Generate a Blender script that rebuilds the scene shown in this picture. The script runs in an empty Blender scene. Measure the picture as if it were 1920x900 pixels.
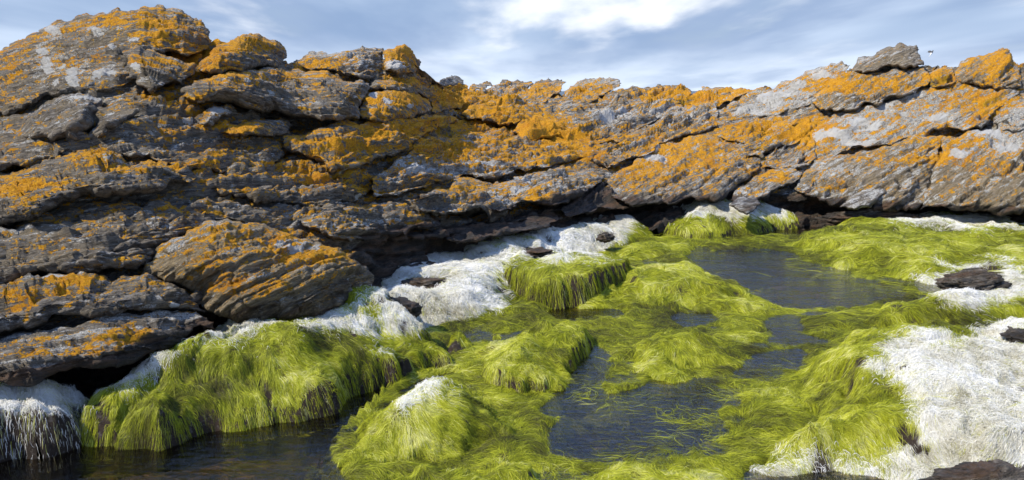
import bpy, math, random
import numpy as np
from mathutils import Vector
R = math.radians
rng = np.random.default_rng(7)
random.seed(7)
sc = bpy.context.scene
COL = sc.collection

# ---------------------------------------------------------------- camera
W0, H0, F = 1920.0, 900.0, 1478.0
CAMZ = 1.6
PITCH = math.atan(280 / F)
cam = bpy.data.objects.new('camera', bpy.data.cameras.new('camera'))
COL.objects.link(cam); sc.camera = cam
cam.location = (0, 0, CAMZ)
cam.rotation_euler = (math.pi / 2 - PITCH, 0, 0)
cam.data.sensor_width = 36.0
cam.data.lens = 36.0 * F / W0
cam.data.clip_end = 9000; cam.data.clip_start = 0.05

# ---------------------------------------------------------------- light
SUN_AZ, SUN_EL = -119.0, 46.0        # degrees from +Y (clockwise), elevation
az, el = R(SUN_AZ), R(SUN_EL)
sund = Vector((math.sin(az) * math.cos(el), math.cos(az) * math.cos(el), math.sin(el)))
sl = bpy.data.lights.new('sun', 'SUN'); sl.energy = 5.0; sl.angle = R(0.53); sl.color = (1.0, 0.90, 0.74)
so = bpy.data.objects.new('sun', sl); COL.objects.link(so)
so.rotation_euler = sund.to_track_quat('Z', 'Y').to_euler()
sc.view_settings.view_transform = 'Standard'; sc.view_settings.look = 'None'
sc.view_settings.exposure = 0.38; sc.view_settings.gamma = 1.0
sc.view_settings.use_curve_mapping = False
sc.cycles.use_denoising = True
sc.cycles.max_bounces = 6; sc.cycles.diffuse_bounces = 3; sc.cycles.transparent_max_bounces = 12

class NT:
    """tiny helper for node trees"""
    def __init__(s, tree): s.t = tree; s.n = tree.nodes; s.l = tree.links
    def node(s, typ, **kw):
        n = s.n.new(typ)
        for k, v in kw.items(): setattr(n, k, v)
        return n
    def link(s, a, b): s.l.new(a, b)
    def val(s, v, sock):
        if hasattr(v, 'is_output'): s.l.new(v, sock)
        elif v is not None: sock.default_value = v
    def math(s, op, a, b=None, c=None, clamp=False):
        n = s.node('ShaderNodeMath', operation=op, use_clamp=clamp)
        s.val(a, n.inputs[0]); s.val(b, n.inputs[1]); s.val(c, n.inputs[2]); return n.outputs[0]
    def vmath(s, op, a, b=None):
        n = s.node('ShaderNodeVectorMath', operation=op)
        s.val(a, n.inputs[0]); s.val(b, n.inputs[1]); return n.outputs[0]
    def noise(s, vec, scale, detail=4, rough=0.55, dist=0.0, col=False):
        n = s.node('ShaderNodeTexNoise'); s.val(vec, n.inputs['Vector'])
        n.inputs['Scale'].default_value = scale; n.inputs['Detail'].default_value = detail
        n.inputs['Roughness'].default_value = rough; n.inputs['Distortion'].default_value = dist
        return n.outputs[1 if col else 0]
    def mix(s, f, a, b, mode='MIX'):
        n = s.node('ShaderNodeMix', data_type='RGBA', blend_type=mode)
        s.val(f, n.inputs[0])
        for v, i in ((a, 6), (b, 7)):
            if isinstance(v, tuple) and len(v) == 3: v = (*v, 1)
            s.val(v, n.inputs[i])
        return n.outputs[2]
    def step(s, x, lo, hi, a=0.0, b=1.0):
        n = s.node('ShaderNodeMapRange', interpolation_type='SMOOTHSTEP')
        s.val(x, n.inputs[0])
        n.inputs[1].default_value = lo; n.inputs[2].default_value = hi
        n.inputs[3].default_value = a; n.inputs[4].default_value = b
        return n.outputs[0]
    def ramp(s, x, stops):
        n = s.node('ShaderNodeValToRGB'); e = n.color_ramp.elements
        while len(e) < len(stops): e.new(0.5)
        for q, (p, c) in zip(e, stops): q.position = p; q.color = (*c, 1)
        s.val(x, n.inputs[0]); return n.outputs[0]
    def attr(s, name): return s.node('ShaderNodeAttribute', attribute_name=name)

# ---------------------------------------------------------------- world: sky and drifting clouds
wd = bpy.data.worlds.new('World'); sc.world = wd; wd.use_nodes = True
w = NT(wd.node_tree); w.n.clear()
sky = w.node('ShaderNodeTexSky', sky_type='NISHITA', sun_disc=False)
sky.sun_elevation = el; sky.sun_rotation = az % (2 * math.pi); sky.air_density = 1.0; sky.dust_density = 0.6
tc = w.node('ShaderNodeTexCoord').outputs['Generated']
sep = w.node('ShaderNodeSeparateXYZ'); w.link(tc, sep.inputs[0])
X, Y, Z = sep.outputs
zc = w.math('ADD', w.math('MAXIMUM', Z, 0.0), 0.09)
comb = w.node('ShaderNodeCombineXYZ')
w.link(w.math('DIVIDE', X, zc), comb.inputs[0]); w.link(w.math('DIVIDE', Y, zc), comb.inputs[1])
P = w.vmath('MULTIPLY', comb.outputs[0], (1.7, 0.62, 1.0))
cA = w.noise(P, 0.42, 5, 0.5, 0.1)          # broad decks
cB = w.noise(w.vmath('ADD', P, (7.3, 2.1, 0)), 0.8, 7, 0.5, 0.15)
cC = w.noise(w.vmath('ADD', P, (1.3, 9.4, 3)), 0.33, 3, 0.5, 0.2)
# brighter break in the cloud in one direction of the sky
gx_ = w.math('POWER', w.math('SUBTRACT', X, 0.115), 2.0)
gz_ = w.math('POWER', w.math('MULTIPLY', w.math('SUBTRACT', Z, 0.118), 3.6), 2.0)
glow = w.step(w.math('SQRT', w.math('ADD', gx_, gz_)), 0.04, 0.31, 1.0, 0.0)
deck = w.step(cA, 0.38, 0.62)
grey = w.mix(deck, (2.9, 3.9, 5.8), (5.2, 6.3, 8.0))
grey = w.mix(w.step(cC, 0.38, 0.62), w.mix(0.5, grey, (1.9, 3.0, 5.0)), grey)
bright = w.math('ADD', w.math('MULTIPLY', glow, 0.30), cB)
grey = w.mix(w.step(bright, 0.56, 0.90), grey, (9.3, 9.6, 10.0))
horizon = w.step(Z, 0.0, 0.07, 1.0, 0.0)
streak = w.step(cB, 0.35, 0.6)
grey = w.mix(w.math('MULTIPLY', horizon, w.math('ADD', 0.35, w.math('MULTIPLY', streak, 0.45))), grey, (7.6, 8.5, 9.8))
cover = w.math('MULTIPLY', w.step(cA, 0.2, 0.42, 0.75, 1.0), w.step(Z, 0.16, 0.42, 1.0, 0.9))
grey = w.mix(w.step(Z, 0.16, 0.34), grey, (3.0, 4.6, 8.8))
skyc = w.mix(cover, sky.outputs[0], grey)
bg = w.node('ShaderNodeBackground'); w.link(skyc, bg.inputs[0]); bg.inputs[1].default_value = 0.097
wo = w.node('ShaderNodeOutputWorld'); w.link(bg.outputs[0], wo.inputs[0])

# ---------------------------------------------------------------- numpy noise
_perm = np.random.default_rng(3).permutation(256).astype(np.int32)
_perm = np.concatenate([_perm, _perm])
_g = np.random.default_rng(4).normal(size=(256, 3)); _g /= np.linalg.norm(_g, axis=1)[:, None]
_g = _g.astype(np.float32) * 1.6
def perlin(p):
    p = np.asarray(p, dtype=np.float32)
    i = np.floor(p).astype(np.int32); f = p - i; i &= 255
    u = f * f * f * (f * (f * 6 - 15) + 10)
    out = 0
    for dx in (0, 1):
        wx = u[:, 0] if dx else 1 - u[:, 0]
        a = _perm[(i[:, 0] + dx) & 255]
        for dy in (0, 1):
            wy = u[:, 1] if dy else 1 - u[:, 1]
            b = _perm[a + ((i[:, 1] + dy) & 255)]
            for dz in (0, 1):
                wz = u[:, 2] if dz else 1 - u[:, 2]
                g = _g[_perm[b + ((i[:, 2] + dz) & 255)]]
                out = out + wx * wy * wz * (g[:, 0] * (f[:, 0] - dx) + g[:, 1] * (f[:, 1] - dy) + g[:, 2] * (f[:, 2] - dz))
    return out
def fbm(p, o=4, r=0.5):
    s = 0; a = 1
    for k in range(o):
        s = s + a * perlin(p * (2.0 ** k) + 13.7 * k); a *= r
    return s
def sstep(x, a, b):
    t = np.clip((x - a) / (b - a), 0, 1); return t * t * (3 - 2 * t)

# ---------------------------------------------------------------- pixel <-> world
cp, sp = math.cos(PITCH), math.sin(PITCH)
def ray(u, v):
    a = (np.asarray(u, float) - 960) / F; b = (450 - np.asarray(v, float)) / F
    return a, cp + b * sp, -sp + b * cp
def at_depth(u, v, Y):
    x, y, z = ray(u, v); k = Y / y
    return np.stack([x * k, y * k, CAMZ + z * k], -1)
def at_height(u, v, h):
    x, y, z = ray(u, v); k = (h - CAMZ) / z
    return np.stack([x * k, y * k, CAMZ + z * k], -1)
def project(p):
    x, y, z = p[:, 0], p[:, 1], p[:, 2] - CAMZ
    d = y * cp - z * sp; up = y * sp + z * cp
    return 960 + F * x / d, 450 - F * up / d

# hillside the outcrop lies on: foot line and crest line, with 1/depth linear between
BASE = [(-500, 800, .35), (-200, 760, .30), (0, 724, .25), (200, 700, .25), (400, 625, .28), (550, 600, .26), (640, 560, .28),
        (700, 490, .30), (850, 468, .28), (1000, 432, .28), (1100, 398, .28), (1200, 390, .28), (1400, 386, .26),
        (1600, 396, .2), (1800, 403, .2), (1920, 412, .2), (2100, 425, .2), (2500, 450, .2)]
TOP = [(-500, 160, 7.6), (-200, 130, 7.6), (0, 90, 7.6), (250, 15, 7.8), (450, 70, 8.2), (550, 120, 9), (650, 95, 9.5), (760, 90, 10.2),
       (850, 160, 13), (1000, 160, 15), (1150, 155, 14.5), (1300, 168, 14.5), (1450, 155, 13.8), (1600, 115, 13), (1700, 105, 12.6),
       (1850, 100, 12), (2000, 110, 11.5), (2500, 130, 10.5)]
_U = np.arange(-500, 2501, 10.0)
def _sm(a, k=9):
    a = np.pad(a, k, mode='edge'); h = np.hanning(2 * k + 1); return np.convolve(a, h / h.sum(), 'valid')
_bv = _sm(np.interp(_U, [b[0] for b in BASE], [b[1] for b in BASE]), 4)
_bz = np.interp(_U, [b[0] for b in BASE], [b[2] for b in BASE])
_bY = _sm(at_height(_U, _bv, _bz)[:, 1], 5)
_tv = _sm(np.interp(_U, [b[0] for b in TOP], [b[1] for b in TOP]), 4)
_tY = _sm(np.interp(_U, [b[0] for b in TOP], [b[2] for b in TOP]), 6)
def D(u, v):
    bv, tv = np.interp(u, _U, _bv), np.interp(u, _U, _tv)
    bY, tY = np.interp(u, _U, _bY), np.interp(u, _U, _tY)
    t = np.clip((bv - v) / (bv - tv), -0.35, 1.15)
    return 1 / (1 / bY + t * (1 / tY - 1 / bY))

# ---------------------------------------------------------------- polygons
def seg_dist(px, py, A, B):
    """distance from points to a set of segments"""
    best = np.full(px.shape, 1e9)
    for (ax, ay), (bx, by) in zip(A, B):
        dx, dy = bx - ax, by - ay; L = dx * dx + dy * dy + 1e-12
        t = np.clip(((px - ax) * dx + (py - ay) * dy) / L, 0, 1)
        best = np.minimum(best, np.hypot(px - ax - t * dx, py - ay - t * dy))
    return best
def nearest(px, py, A, B):
    best = np.full(px.shape, 1e9); nx = px.copy(); ny = py.copy()
    for (ax, ay), (bx, by) in zip(A, B):
        dx, dy = bx - ax, by - ay; L = dx * dx + dy * dy + 1e-12
        t = np.clip(((px - ax) * dx + (py - ay) * dy) / L, 0, 1)
        qx, qy = ax + t * dx, ay + t * dy; d = np.hypot(px - qx, py - qy); m = d < best
        best[m] = d[m]; nx[m] = qx[m]; ny[m] = qy[m]
    return nx, ny
def inside(px, py, P):
    r = np.zeros(px.shape, bool); n = len(P)
    for i in range(n):
        x1, y1 = P[i]; x2, y2 = P[(i + 1) % n]
        c = (y1 > py) != (y2 > py)
        r ^= c & (px < (x2 - x1) * (py - y1) / (y2 - y1 + 1e-12) + x1)
    return r
def sd(px, py, P):
    P = [tuple(q) for q in P]
    d = seg_dist(px, py, P, P[1:] + P[:1])
    return np.where(inside(px, py, P), d, -d)
def roughen(P, amp, it, rg):
    """break straight outline edges into natural ones"""
    P = [np.array(p, float) for p in P]
    for k in range(it):
        Q = []
        for i, a in enumerate(P):
            b = P[(i + 1) % len(P)]; m = (a + b) / 2; L = np.linalg.norm(b - a)
            nrm = np.array([-(b - a)[1], (b - a)[0]]) / (L + 1e-6)
            Q += [a, m + nrm * rg.normal() * amp * L]
        P = Q
    return [tuple(p) for p in P]

# ---------------------------------------------------------------- materials
def new_mat(name):
    m = bpy.data.materials.new(name); m.use_nodes = True; t = NT(m.node_tree); t.n.clear()
    return m, t
def finish(t, shader, disp=None):
    o = t.node('ShaderNodeOutputMaterial'); t.link(shader, o.inputs[0])

def rock_material():
    m, t = new_mat('lichened_rock')
    pos = t.node('ShaderNodeNewGeometry')
    strat = t.attr('strata').outputs['Vector']
    P = pos.outputs['Position']; nsep = t.node('ShaderNodeSeparateXYZ'); t.link(pos.outputs['Normal'], nsep.inputs[0])
    up = nsep.outputs[2]
    cov = t.attr('cover').outputs['Vector']            # x orange lichen, y grey lichen, z dark wet zone
    cs = t.node('ShaderNodeSeparateXYZ'); t.link(cov, cs.inputs[0])
    tone = t.attr('tone').outputs['Fac']
    # stone
    n1 = t.noise(strat, 4.0, 6, 0.66); n2 = t.noise(P, 34, 6, 0.8); n3 = t.noise(strat, 13, 8, 0.8, 0.2)
    stone = t.ramp(n3, [(0.34, (0.028, 0.026, 0.022)), (0.46, (0.115, 0.103, 0.088)), (0.56, (0.27, 0.245, 0.21)), (0.70, (0.50, 0.47, 0.42))])
    warm = t.ramp(n1, [(0.35, (0.08, 0.07, 0.055)), (0.5, (0.22, 0.18, 0.115)), (0.68, (0.36, 0.30, 0.20))])
    stone = t.mix(t.step(n1, 0.42, 0.62), stone, t.mix(0.5, stone, warm))
    stone = t.mix(t.math('MULTIPLY', tone, 1.0), stone, t.mix(0.65, stone, t.ramp(n3, [(0.33, (0.09, 0.065, 0.03)), (0.5, (0.32, 0.25, 0.14)), (0.72, (0.55, 0.44, 0.28))])))
    # pinkish-brown patches and fine grain
    stone = t.mix(t.step(n2, 0.56, 0.72, 0, 0.6), stone, (0.30, 0.25, 0.22))
    stone = t.mix(t.step(n2, 0.30, 0.44, 0.75, 0.0), stone, (0.02, 0.02, 0.018))
    # grey-white crust lichen
    g1 = t.noise(t.vmath('ADD', strat, (4, 4, 4)), 5.5, 9, 0.72, 0.2)
    g = t.math('ADD', g1, t.math('MULTIPLY', cs.outputs[1], 0.15))
    g = t.math('ADD', g, t.math('MULTIPLY', up, 0.07))
    g = t.math('ADD', g, t.math('MULTIPLY', t.math('SUBTRACT', n2, 0.5), 0.22))
    gm = t.step(g, 0.61, 0.64)
    gcol = t.mix(t.step(t.noise(P, 60, 6, 0.8), 0.38, 0.6), (0.26, 0.26, 0.245), (0.72, 0.72, 0.69))
    gcol = t.mix(t.step(t.noise(P, 90, 3, 0.6), 0.52, 0.62, 0, 0.75), gcol, (0.12, 0.12, 0.115))
    stone = t.mix(t.math('MULTIPLY', gm, 0.92), stone, gcol)
    # round chalky blotches
    vo = t.node('ShaderNodeTexVoronoi', feature='F1'); vo.inputs['Scale'].default_value = 7.5
    t.link(t.vmath('ADD', P, t.vmath('SCALE', t.noise(P, 22, 4, 0.7, col=True), None)), vo.inputs['Vector'])
    t.n[-1]
    for nd in t.n:
        if nd.type == 'VECT_MATH' and nd.operation == 'SCALE': nd.inputs['Scale'].default_value = 0.07
    sepc = t.node('ShaderNodeSeparateColor'); t.link(vo.outputs['Color'], sepc.inputs[0])
    pick = t.step(t.math('ADD', sepc.outputs[0], t.math('MULTIPLY', cs.outputs[1], 0.22)), 0.93, 0.95)
    bl = t.math('MULTIPLY', pick, t.step(t.math('ADD', vo.outputs['Distance'], t.math('MULTIPLY', sepc.outputs[1], 0.18)), 0.36, 0.40, 1, 0))
    stone = t.mix(bl, stone, t.mix(t.noise(P, 70, 3, 0.6), (0.45, 0.46, 0.45), (0.66, 0.67, 0.64)))
    ch = t.math('ADD', t.attr('chalk').outputs['Fac'], t.math('MULTIPLY', t.math('SUBTRACT', t.noise(P, 24, 6, 0.75), 0.5), 1.6))
    chm = t.step(ch, 0.33, 0.40)
    # orange lichen
    o1 = t.noise(strat, 3.6, 10, 0.74, 0.35)
    o2 = t.noise(P, 13, 8, 0.75)
    o = t.math('ADD', t.math('MULTIPLY', o1, 0.6), t.math('MULTIPLY', o2, 0.5))
    o = t.math('ADD', o, t.math('MULTIPLY', t.math('SUBTRACT', t.noise(P, 30, 6, 0.8), 0.5), 0.48))
    o = t.math('ADD', o, t.math('MULTIPLY', cs.outputs[0], 0.125))
    o = t.math('ADD', o, t.math('MULTIPLY', up, 0.06))
    om = t.step(o, 0.634, 0.648)
    ofine = t.noise(P, 60, 8, 0.85)
    ocol = t.ramp(ofine, [(0.34, (0.13, 0.05, 0.008)), (0.44, (0.52, 0.22, 0.008)), (0.56, (0.78, 0.39, 0.010)), (0.68, (0.88, 0.58, 0.07))])
    orust = t.mix(0.6, ocol, (0.42, 0.13, 0.012))
    ocol = t.mix(t.step(t.noise(P, 2.3, 3, 0.5), 0.52, 0.68, 0.0, 0.55), ocol, orust)
    olime = t.mix(0.6, ocol, (0.40, 0.31, 0.03))
    ocol = t.mix(t.math('MULTIPLY', t.step(t.noise(P, 1.7, 3, 0.5), 0.50, 0.64), t.step(up, 0.75, 0.2)), ocol, olime)
    dry = t.math('SUBTRACT', 1.0, cs.outputs[2], clamp=True)
    base = t.mix(t.math('MULTIPLY', om, t.step(dry, 0.25, 0.6)), stone, ocol)
    base = t.mix(t.math('MULTIPLY', chm, 0.95), base, t.mix(t.noise(P, 80, 4, 0.7), (0.42, 0.42, 0.41), (0.74, 0.75, 0.73)))
    # splash zone: black and rusty brown crust near the pool
    wetc = t.mix(t.step(t.noise(strat, 4.2, 6, 0.7), 0.46, 0.60), (0.030, 0.026, 0.023), (0.12, 0.072, 0.046))
    wetc = t.mix(t.step(n2, 0.55, 0.7, 0, 0.5), wetc, (0.16, 0.12, 0.09))
    wz = t.step(t.math('ADD', cs.outputs[2], t.math('MULTIPLY', t.math('SUBTRACT', t.noise(strat, 4, 6, 0.7), 0.5), 0.9)), 0.40, 0.62)
    base = t.mix(t.math('MULTIPLY', wz, 0.9), base, wetc)
    # bump
    b = t.math('ADD', t.math('MULTIPLY', t.noise(strat, 14, 7, 0.72), 1.0), t.math('MULTIPLY', t.noise(P, 42, 6, 0.75), 0.5))
    b = t.math('ADD', b, t.math('MULTIPLY', om, 0.06))
    b = t.math('ADD', b, t.math('MULTIPLY', gm, 0.03))
    bp = t.node('ShaderNodeBump'); bp.inputs['Strength'].default_value = 1.0; bp.inputs['Distance'].default_value = 0.07
    t.link(b, bp.inputs['Height'])
    s = t.node('ShaderNodeBsdfPrincipled'); t.link(base, s.inputs['Base Color']); t.link(bp.outputs[0], s.inputs['Normal'])
    t.link(t.math('SUBTRACT', 0.9, t.math('MULTIPLY', wz, 0.35)), s.inputs['Roughness']); s.inputs['Specular IOR Level'].default_value = 0.3
    finish(t, s.outputs[0]); return m
M_ROCK = rock_material()

def strand_material(name, stops, transl=0.3, spec=0.25, rough=0.5):
    m, t = new_mat(name)
    a = t.attr('shade').outputs['Fac']
    c = t.ramp(a, stops)
    P = t.node('ShaderNodeNewGeometry').outputs['Position']
    c = t.mix(t.step(t.noise(P, 26, 4, 0.7), 0.34, 0.55, 0.45 if 'bleach' not in name else 0.12, 0.0), c, t.mix(0.6, c, (0.05, 0.045, 0.015)))
    s = t.node('ShaderNodeBsdfPrincipled'); t.link(c, s.inputs['Base Color']); s.inputs['Roughness'].default_value = rough
    s.inputs['Specular IOR Level'].default_value = spec
    tr = t.node('ShaderNodeBsdfTranslucent'); t.link(c, tr.inputs[0])
    mx = t.node('ShaderNodeMixShader'); mx.inputs[0].default_value = transl
    t.link(s.outputs[0], mx.inputs[1]); t.link(tr.outputs[0], mx.inputs[2])
    finish(t, mx.outputs[0]); return m
M_GREEN = strand_material('green_seaweed', [(0.0, (0.045, 0.042, 0.010)), (0.25, (0.135, 0.155, 0.010)), (0.55, (0.34, 0.38, 0.013)), (0.8, (0.53, 0.55, 0.05)), (1.0, (0.68, 0.68, 0.30))])
M_WHITE = strand_material('bleached_seaweed', [(0.0, (0.26, 0.24, 0.15)), (0.35, (0.60, 0.59, 0.50)), (0.7, (0.75, 0.76, 0.74)), (1.0, (0.83, 0.84, 0.83))], 0.2, 0.15, 0.7)
M_SUNK = strand_material('sunken_seaweed', [(0.0, (0.03, 0.028, 0.012)), (0.5, (0.14, 0.14, 0.02)), (1.0, (0.30, 0.33, 0.03))], 0.2, 0.1, 0.6)

def mat_base():
    m, t = new_mat('seaweed_covered_rock')
    P = t.node('ShaderNodeNewGeometry').outputs['Position']
    wh = t.attr('bleach').outputs['Fac']
    wv = t.vmath('ADD', P, t.vmath('MULTIPLY', t.noise(P, 3.0, 3, 0.5, col=True), (0.25, 0.25, 0.25)))
    mp = t.node('ShaderNodeMapping'); t.link(wv, mp.inputs[0]); mp.inputs['Scale'].default_value = (1.0, 3.2, 1.0); mp.inputs['Rotation'].default_value = (0, 0, 0.7)
    n = t.noise(mp.outputs[0], 34, 8, 0.8); n2 = t.noise(P, 5, 5, 0.6)
    green = t.ramp(n, [(0.36, (0.05, 0.045, 0.012)), (0.46, (0.20, 0.21, 0.014)), (0.56, (0.36, 0.40, 0.02)), (0.66, (0.52, 0.54, 0.06))])
    green = t.mix(t.step(t.noise(P, 13, 5, 0.7), 0.55, 0.64, 0, 0.8), green, (0.045, 0.03, 0.012))
    green = t.mix(t.step(n2, 0.50, 0.62, 0, 0.75), green, t.mix(0.6, green, (0.10, 0.085, 0.02)))
    white = t.ramp(t.noise(mp.outputs[0], 46, 8, 0.85), [(0.36, (0.12, 0.10, 0.08)), (0.44, (0.42, 0.40, 0.35)), (0.58, (0.78, 0.79, 0.77))])
    c = t.mix(wh, green, white)
    rockc = t.mix(n2, (0.012, 0.010, 0.008), (0.06, 0.038, 0.025))
    bare = t.attr('bare').outputs['Fac']
    rockc = t.mix(t.step(t.noise(P, 40, 5, 0.7), 0.52, 0.68, 0, 0.6), rockc, (0.14, 0.13, 0.12))
    c = t.mix(bare, c, rockc)
    bp = t.node('ShaderNodeBump'); bp.inputs['Distance'].default_value = 0.02
    t.link(t.noise(mp.outputs[0], 40, 8, 0.8), bp.inputs['Height'])
    s = t.node('ShaderNodeBsdfPrincipled'); t.link(c, s.inputs['Base Color']); t.link(bp.outputs[0], s.inputs['Normal'])
    s.inputs['Roughness'].default_value = 0.7; s.inputs['Specular IOR Level'].default_value = 0.25
    finish(t, s.outputs[0]); return m
M_BASE = mat_base()

def mat_bed():
    m, t = new_mat('pool_bed')
    P = t.node('ShaderNodeNewGeometry').outputs['Position']
    n = t.noise(P, 2.2, 7, 0.65); n2 = t.noise(P, 16, 6, 0.7)
    c = t.ramp(n, [(0.34, (0.045, 0.034, 0.014)), (0.48, (0.13, 0.09, 0.03)), (0.6, (0.27, 0.15, 0.055)), (0.72, (0.34, 0.22, 0.11))])
    c = t.mix(t.step(n2, 0.42, 0.62, 0.0, 0.7), c, (0.035, 0.034, 0.012))
    bp = t.node('ShaderNodeBump'); bp.inputs['Distance'].default_value = 0.04; t.link(n2, bp.inputs['Height'])
    s = t.node('ShaderNodeBsdfPrincipled'); t.link(c, s.inputs['Base Color']); t.link(bp.outputs[0], s.inputs['Normal'])
    s.inputs['Roughness'].default_value = 0.8
    finish(t, s.outputs[0]); return m
M_BED = mat_bed()

def mat_water(deep=False):
    m, t = new_mat('sea_water' if deep else 'pool_water')
    P = t.node('ShaderNodeNewGeometry').outputs['Position']
    sc_ = (1, 1, 1)
    vm = t.node('ShaderNodeMapping'); t.link(P, vm.inputs[0])
    vm.inputs['Scale'].default_value = (0.05, 0.12, 1) if deep else (1.0, 2.4, 1)
    b = t.math('ADD', t.noise(vm.outputs[0], 13, 4, 0.62, 0.6), t.math('MULTIPLY', t.noise(vm.outputs[0], 2.4, 2, 0.5), 2.2))
    bp = t.node('ShaderNodeBump'); bp.inputs['Distance'].default_value = 1.0 if deep else 0.008
    bp.inputs['Strength'].default_value = 1.0; t.link(b, bp.inputs['Height'])
    g = t.node('ShaderNodeBsdfGlossy'); g.inputs['Roughness'].default_value = 0.035; t.link(bp.outputs[0], g.inputs['Normal'])
    if deep:
        u = t.node('ShaderNodeBsdfDiffuse'); u.inputs[0].default_value = (0.03, 0.06, 0.09, 1)
    else:
        u = t.node('ShaderNodeBsdfTransparent'); u.inputs[0].default_value = (0.80, 0.73, 0.52, 1)
    fr = t.node('ShaderNodeFresnel'); fr.inputs['IOR'].default_value = 1.5; t.link(bp.outputs[0], fr.inputs['Normal'])
    mx = t.node('ShaderNodeMixShader'); t.link(t.math('MULTIPLY', fr.outputs[0], 1.15, clamp=True), mx.inputs[0])
    t.link(u.outputs[0], mx.inputs[1]); t.link(g.outputs[0], mx.inputs[2])
    finish(t, mx.outputs[0]); return m
M_WATER, M_SEA = mat_water(), mat_water(True)

# ---------------------------------------------------------------- mesh helpers
def mesh_obj(name, verts, quads, mat, parent=None, attrs=None, origin=None, smooth=True):
    verts = np.ascontiguousarray(verts, dtype=np.float32)
    org = np.zeros(3, np.float32) if origin is None else np.asarray(origin, np.float32)
    me = bpy.data.meshes.new(name)
    n = len(quads); k = quads.shape[1]
    me.vertices.add(len(verts)); me.vertices.foreach_set('co', (verts - org).ravel())
    me.loops.add(n * k); me.loops.foreach_set('vertex_index', np.ascontiguousarray(quads, dtype=np.int32).ravel())
    me.polygons.add(n); me.polygons.foreach_set('loop_start', np.arange(0, n * k, k, dtype=np.int32))
    if smooth: me.polygons.foreach_set('use_smooth', np.ones(n, bool))
    me.update(calc_edges=True)
    for an, arr in (attrs or {}).items():
        typ = 'FLOAT_VECTOR' if arr.ndim == 2 else 'FLOAT'
        a = me.attributes.new(an, typ, 'POINT')
        a.data.foreach_set('vector' if arr.ndim == 2 else 'value', np.ascontiguousarray(arr, dtype=np.float32).ravel())
    me.materials.append(mat)
    o = bpy.data.objects.new(name, me); COL.objects.link(o)
    if parent is not None:
        o.parent = parent; o.location = Vector(org) - parent.location
    else: o.location = Vector(org)
    return o
def tag(o, label=None, cat=None, group=None, kind=None):
    if label: o['label'] = label
    if cat: o['category'] = cat
    if group: o['group'] = group
    if kind: o['kind'] = kind
    return o
def empty(name, loc):
    o = bpy.data.objects.new(name, None); o.location = loc; o.empty_display_size = 0.1; COL.objects.link(o); return o
def grid_quads(mask):
    """mask: (H,W) vertex validity -> vertex index map, quads whose 4 corners are valid"""
    idx = -np.ones(mask.shape, np.int64); idx[mask] = np.arange(mask.sum())
    a, b, c, d = idx[:-1, :-1], idx[:-1, 1:], idx[1:, 1:], idx[1:, :-1]
    ok = (a >= 0) & (b >= 0) & (c >= 0) & (d >= 0)
    return idx, np.stack([a[ok], b[ok], c[ok], d[ok]], -1)
def normals(v, q):
    n = np.cross(v[q[:, 2]] - v[q[:, 0]], v[q[:, 3]] - v[q[:, 1]])
    out = np.zeros_like(v)
    for k in range(4):
        for c in range(3): out[:, c] += np.bincount(q[:, k], n[:, c], len(v))
    return out / (np.linalg.norm(out, axis=1)[:, None] + 1e-9)

# ---------------------------------------------------------------- bedding
def frame(th, dip=-0.30):
    a = R(th)
    e1 = np.array([math.cos(a), 0.0, math.sin(a)])
    n = np.array([-math.sin(a), -dip, math.cos(a)]); n /= np.linalg.norm(n)
    return e1, n, np.cross(n, e1)
def strata_disp(p, th, k=1.0, seed=0.0, amp=1.0, rough=1.0):
    """height of the broken, layered surface; k scales with distance"""
    e1, n, e2 = frame(th)
    a, s, b = p @ e1, p @ n, p @ e2
    p_ = p + seed
    s = s + 0.10 * perlin(p_ * 0.6) + 0.012 * perlin(p_ * 3.1) + 0.008 * perlin(p_ * 9)
    out = np.zeros(len(p))
    for h, A, f in ((0.19 * k, 0.062, 0.8), (0.070 * k, 0.038, 1.9), (0.030 * k, 0.017, 4.2)):
        L = s / h; i = np.floor(L); fr = L - i
        def lay(j):
            sm = perlin(np.stack([a * f / k + j * 3.17, b * f / k + seed, j * 7.313 + seed], -1))
            # blocks bounded by joints across the bed
            w1 = a * f * 0.9 / k + j * 0.618 * 7 + 0.35 * perlin(np.stack([a * 2, b * 2, j * 1.7], -1)) + b * f * 0.45 / k
            jj = np.floor(w1); ff = sstep(w1 - jj, 0.86, 1.0)
            def hs(q): return np.modf(np.abs(np.sin(q * 12.9898 + j * 78.233)) * 43758.5)[0] - 0.5
            return sm * 0.55 + (hs(jj) * (1 - ff) + hs(jj + 1) * ff) * 0.85
        v0, v1 = lay(i), lay(i + 1)
        t = sstep(fr, 0.72, 1.0)
        val = v0 * (1 - t) + v1 * t
        cr = np.exp(-((fr - 0.9) / 0.07) ** 2) * (0.4 + 0.9 * np.clip(perlin(np.stack([a * f * .7, b * f * .7, i * 2.7], -1)) + .3, 0, 1))
        out += A * k * amp * (val * 1.25 - 0.60 * cr - 0.30 * fr)
    q = np.stack([a * 1.3, s * 6.5, b * 1.3], -1) + seed
    out += 0.040 * k * amp * fbm(q, 5, 0.55)
    out += 0.020 * k * amp * fbm(np.stack([a * 7, s * 13, b * 7], -1) / k, 3, 0.6)
    rid = 1 - np.abs(fbm(np.stack([a * 2.0, s * 1.3, b * 2.0], -1) / k + seed + 40, 3)) * 3.2
    out -= 0.06 * k * amp * np.clip(rid - 0.55, 0, 1)
    out += 0.015 * k * rough * fbm(p_ * 11 / k, 3, 0.6)
    return out
def strata_co(p, th, k):
    e1, n, e2 = frame(th)
    return np.stack([(p @ e1) * 0.8, (p @ n) * 4.2, (p @ e2) * 0.8], -1) / (0.75 + 0.25 * k)

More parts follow.
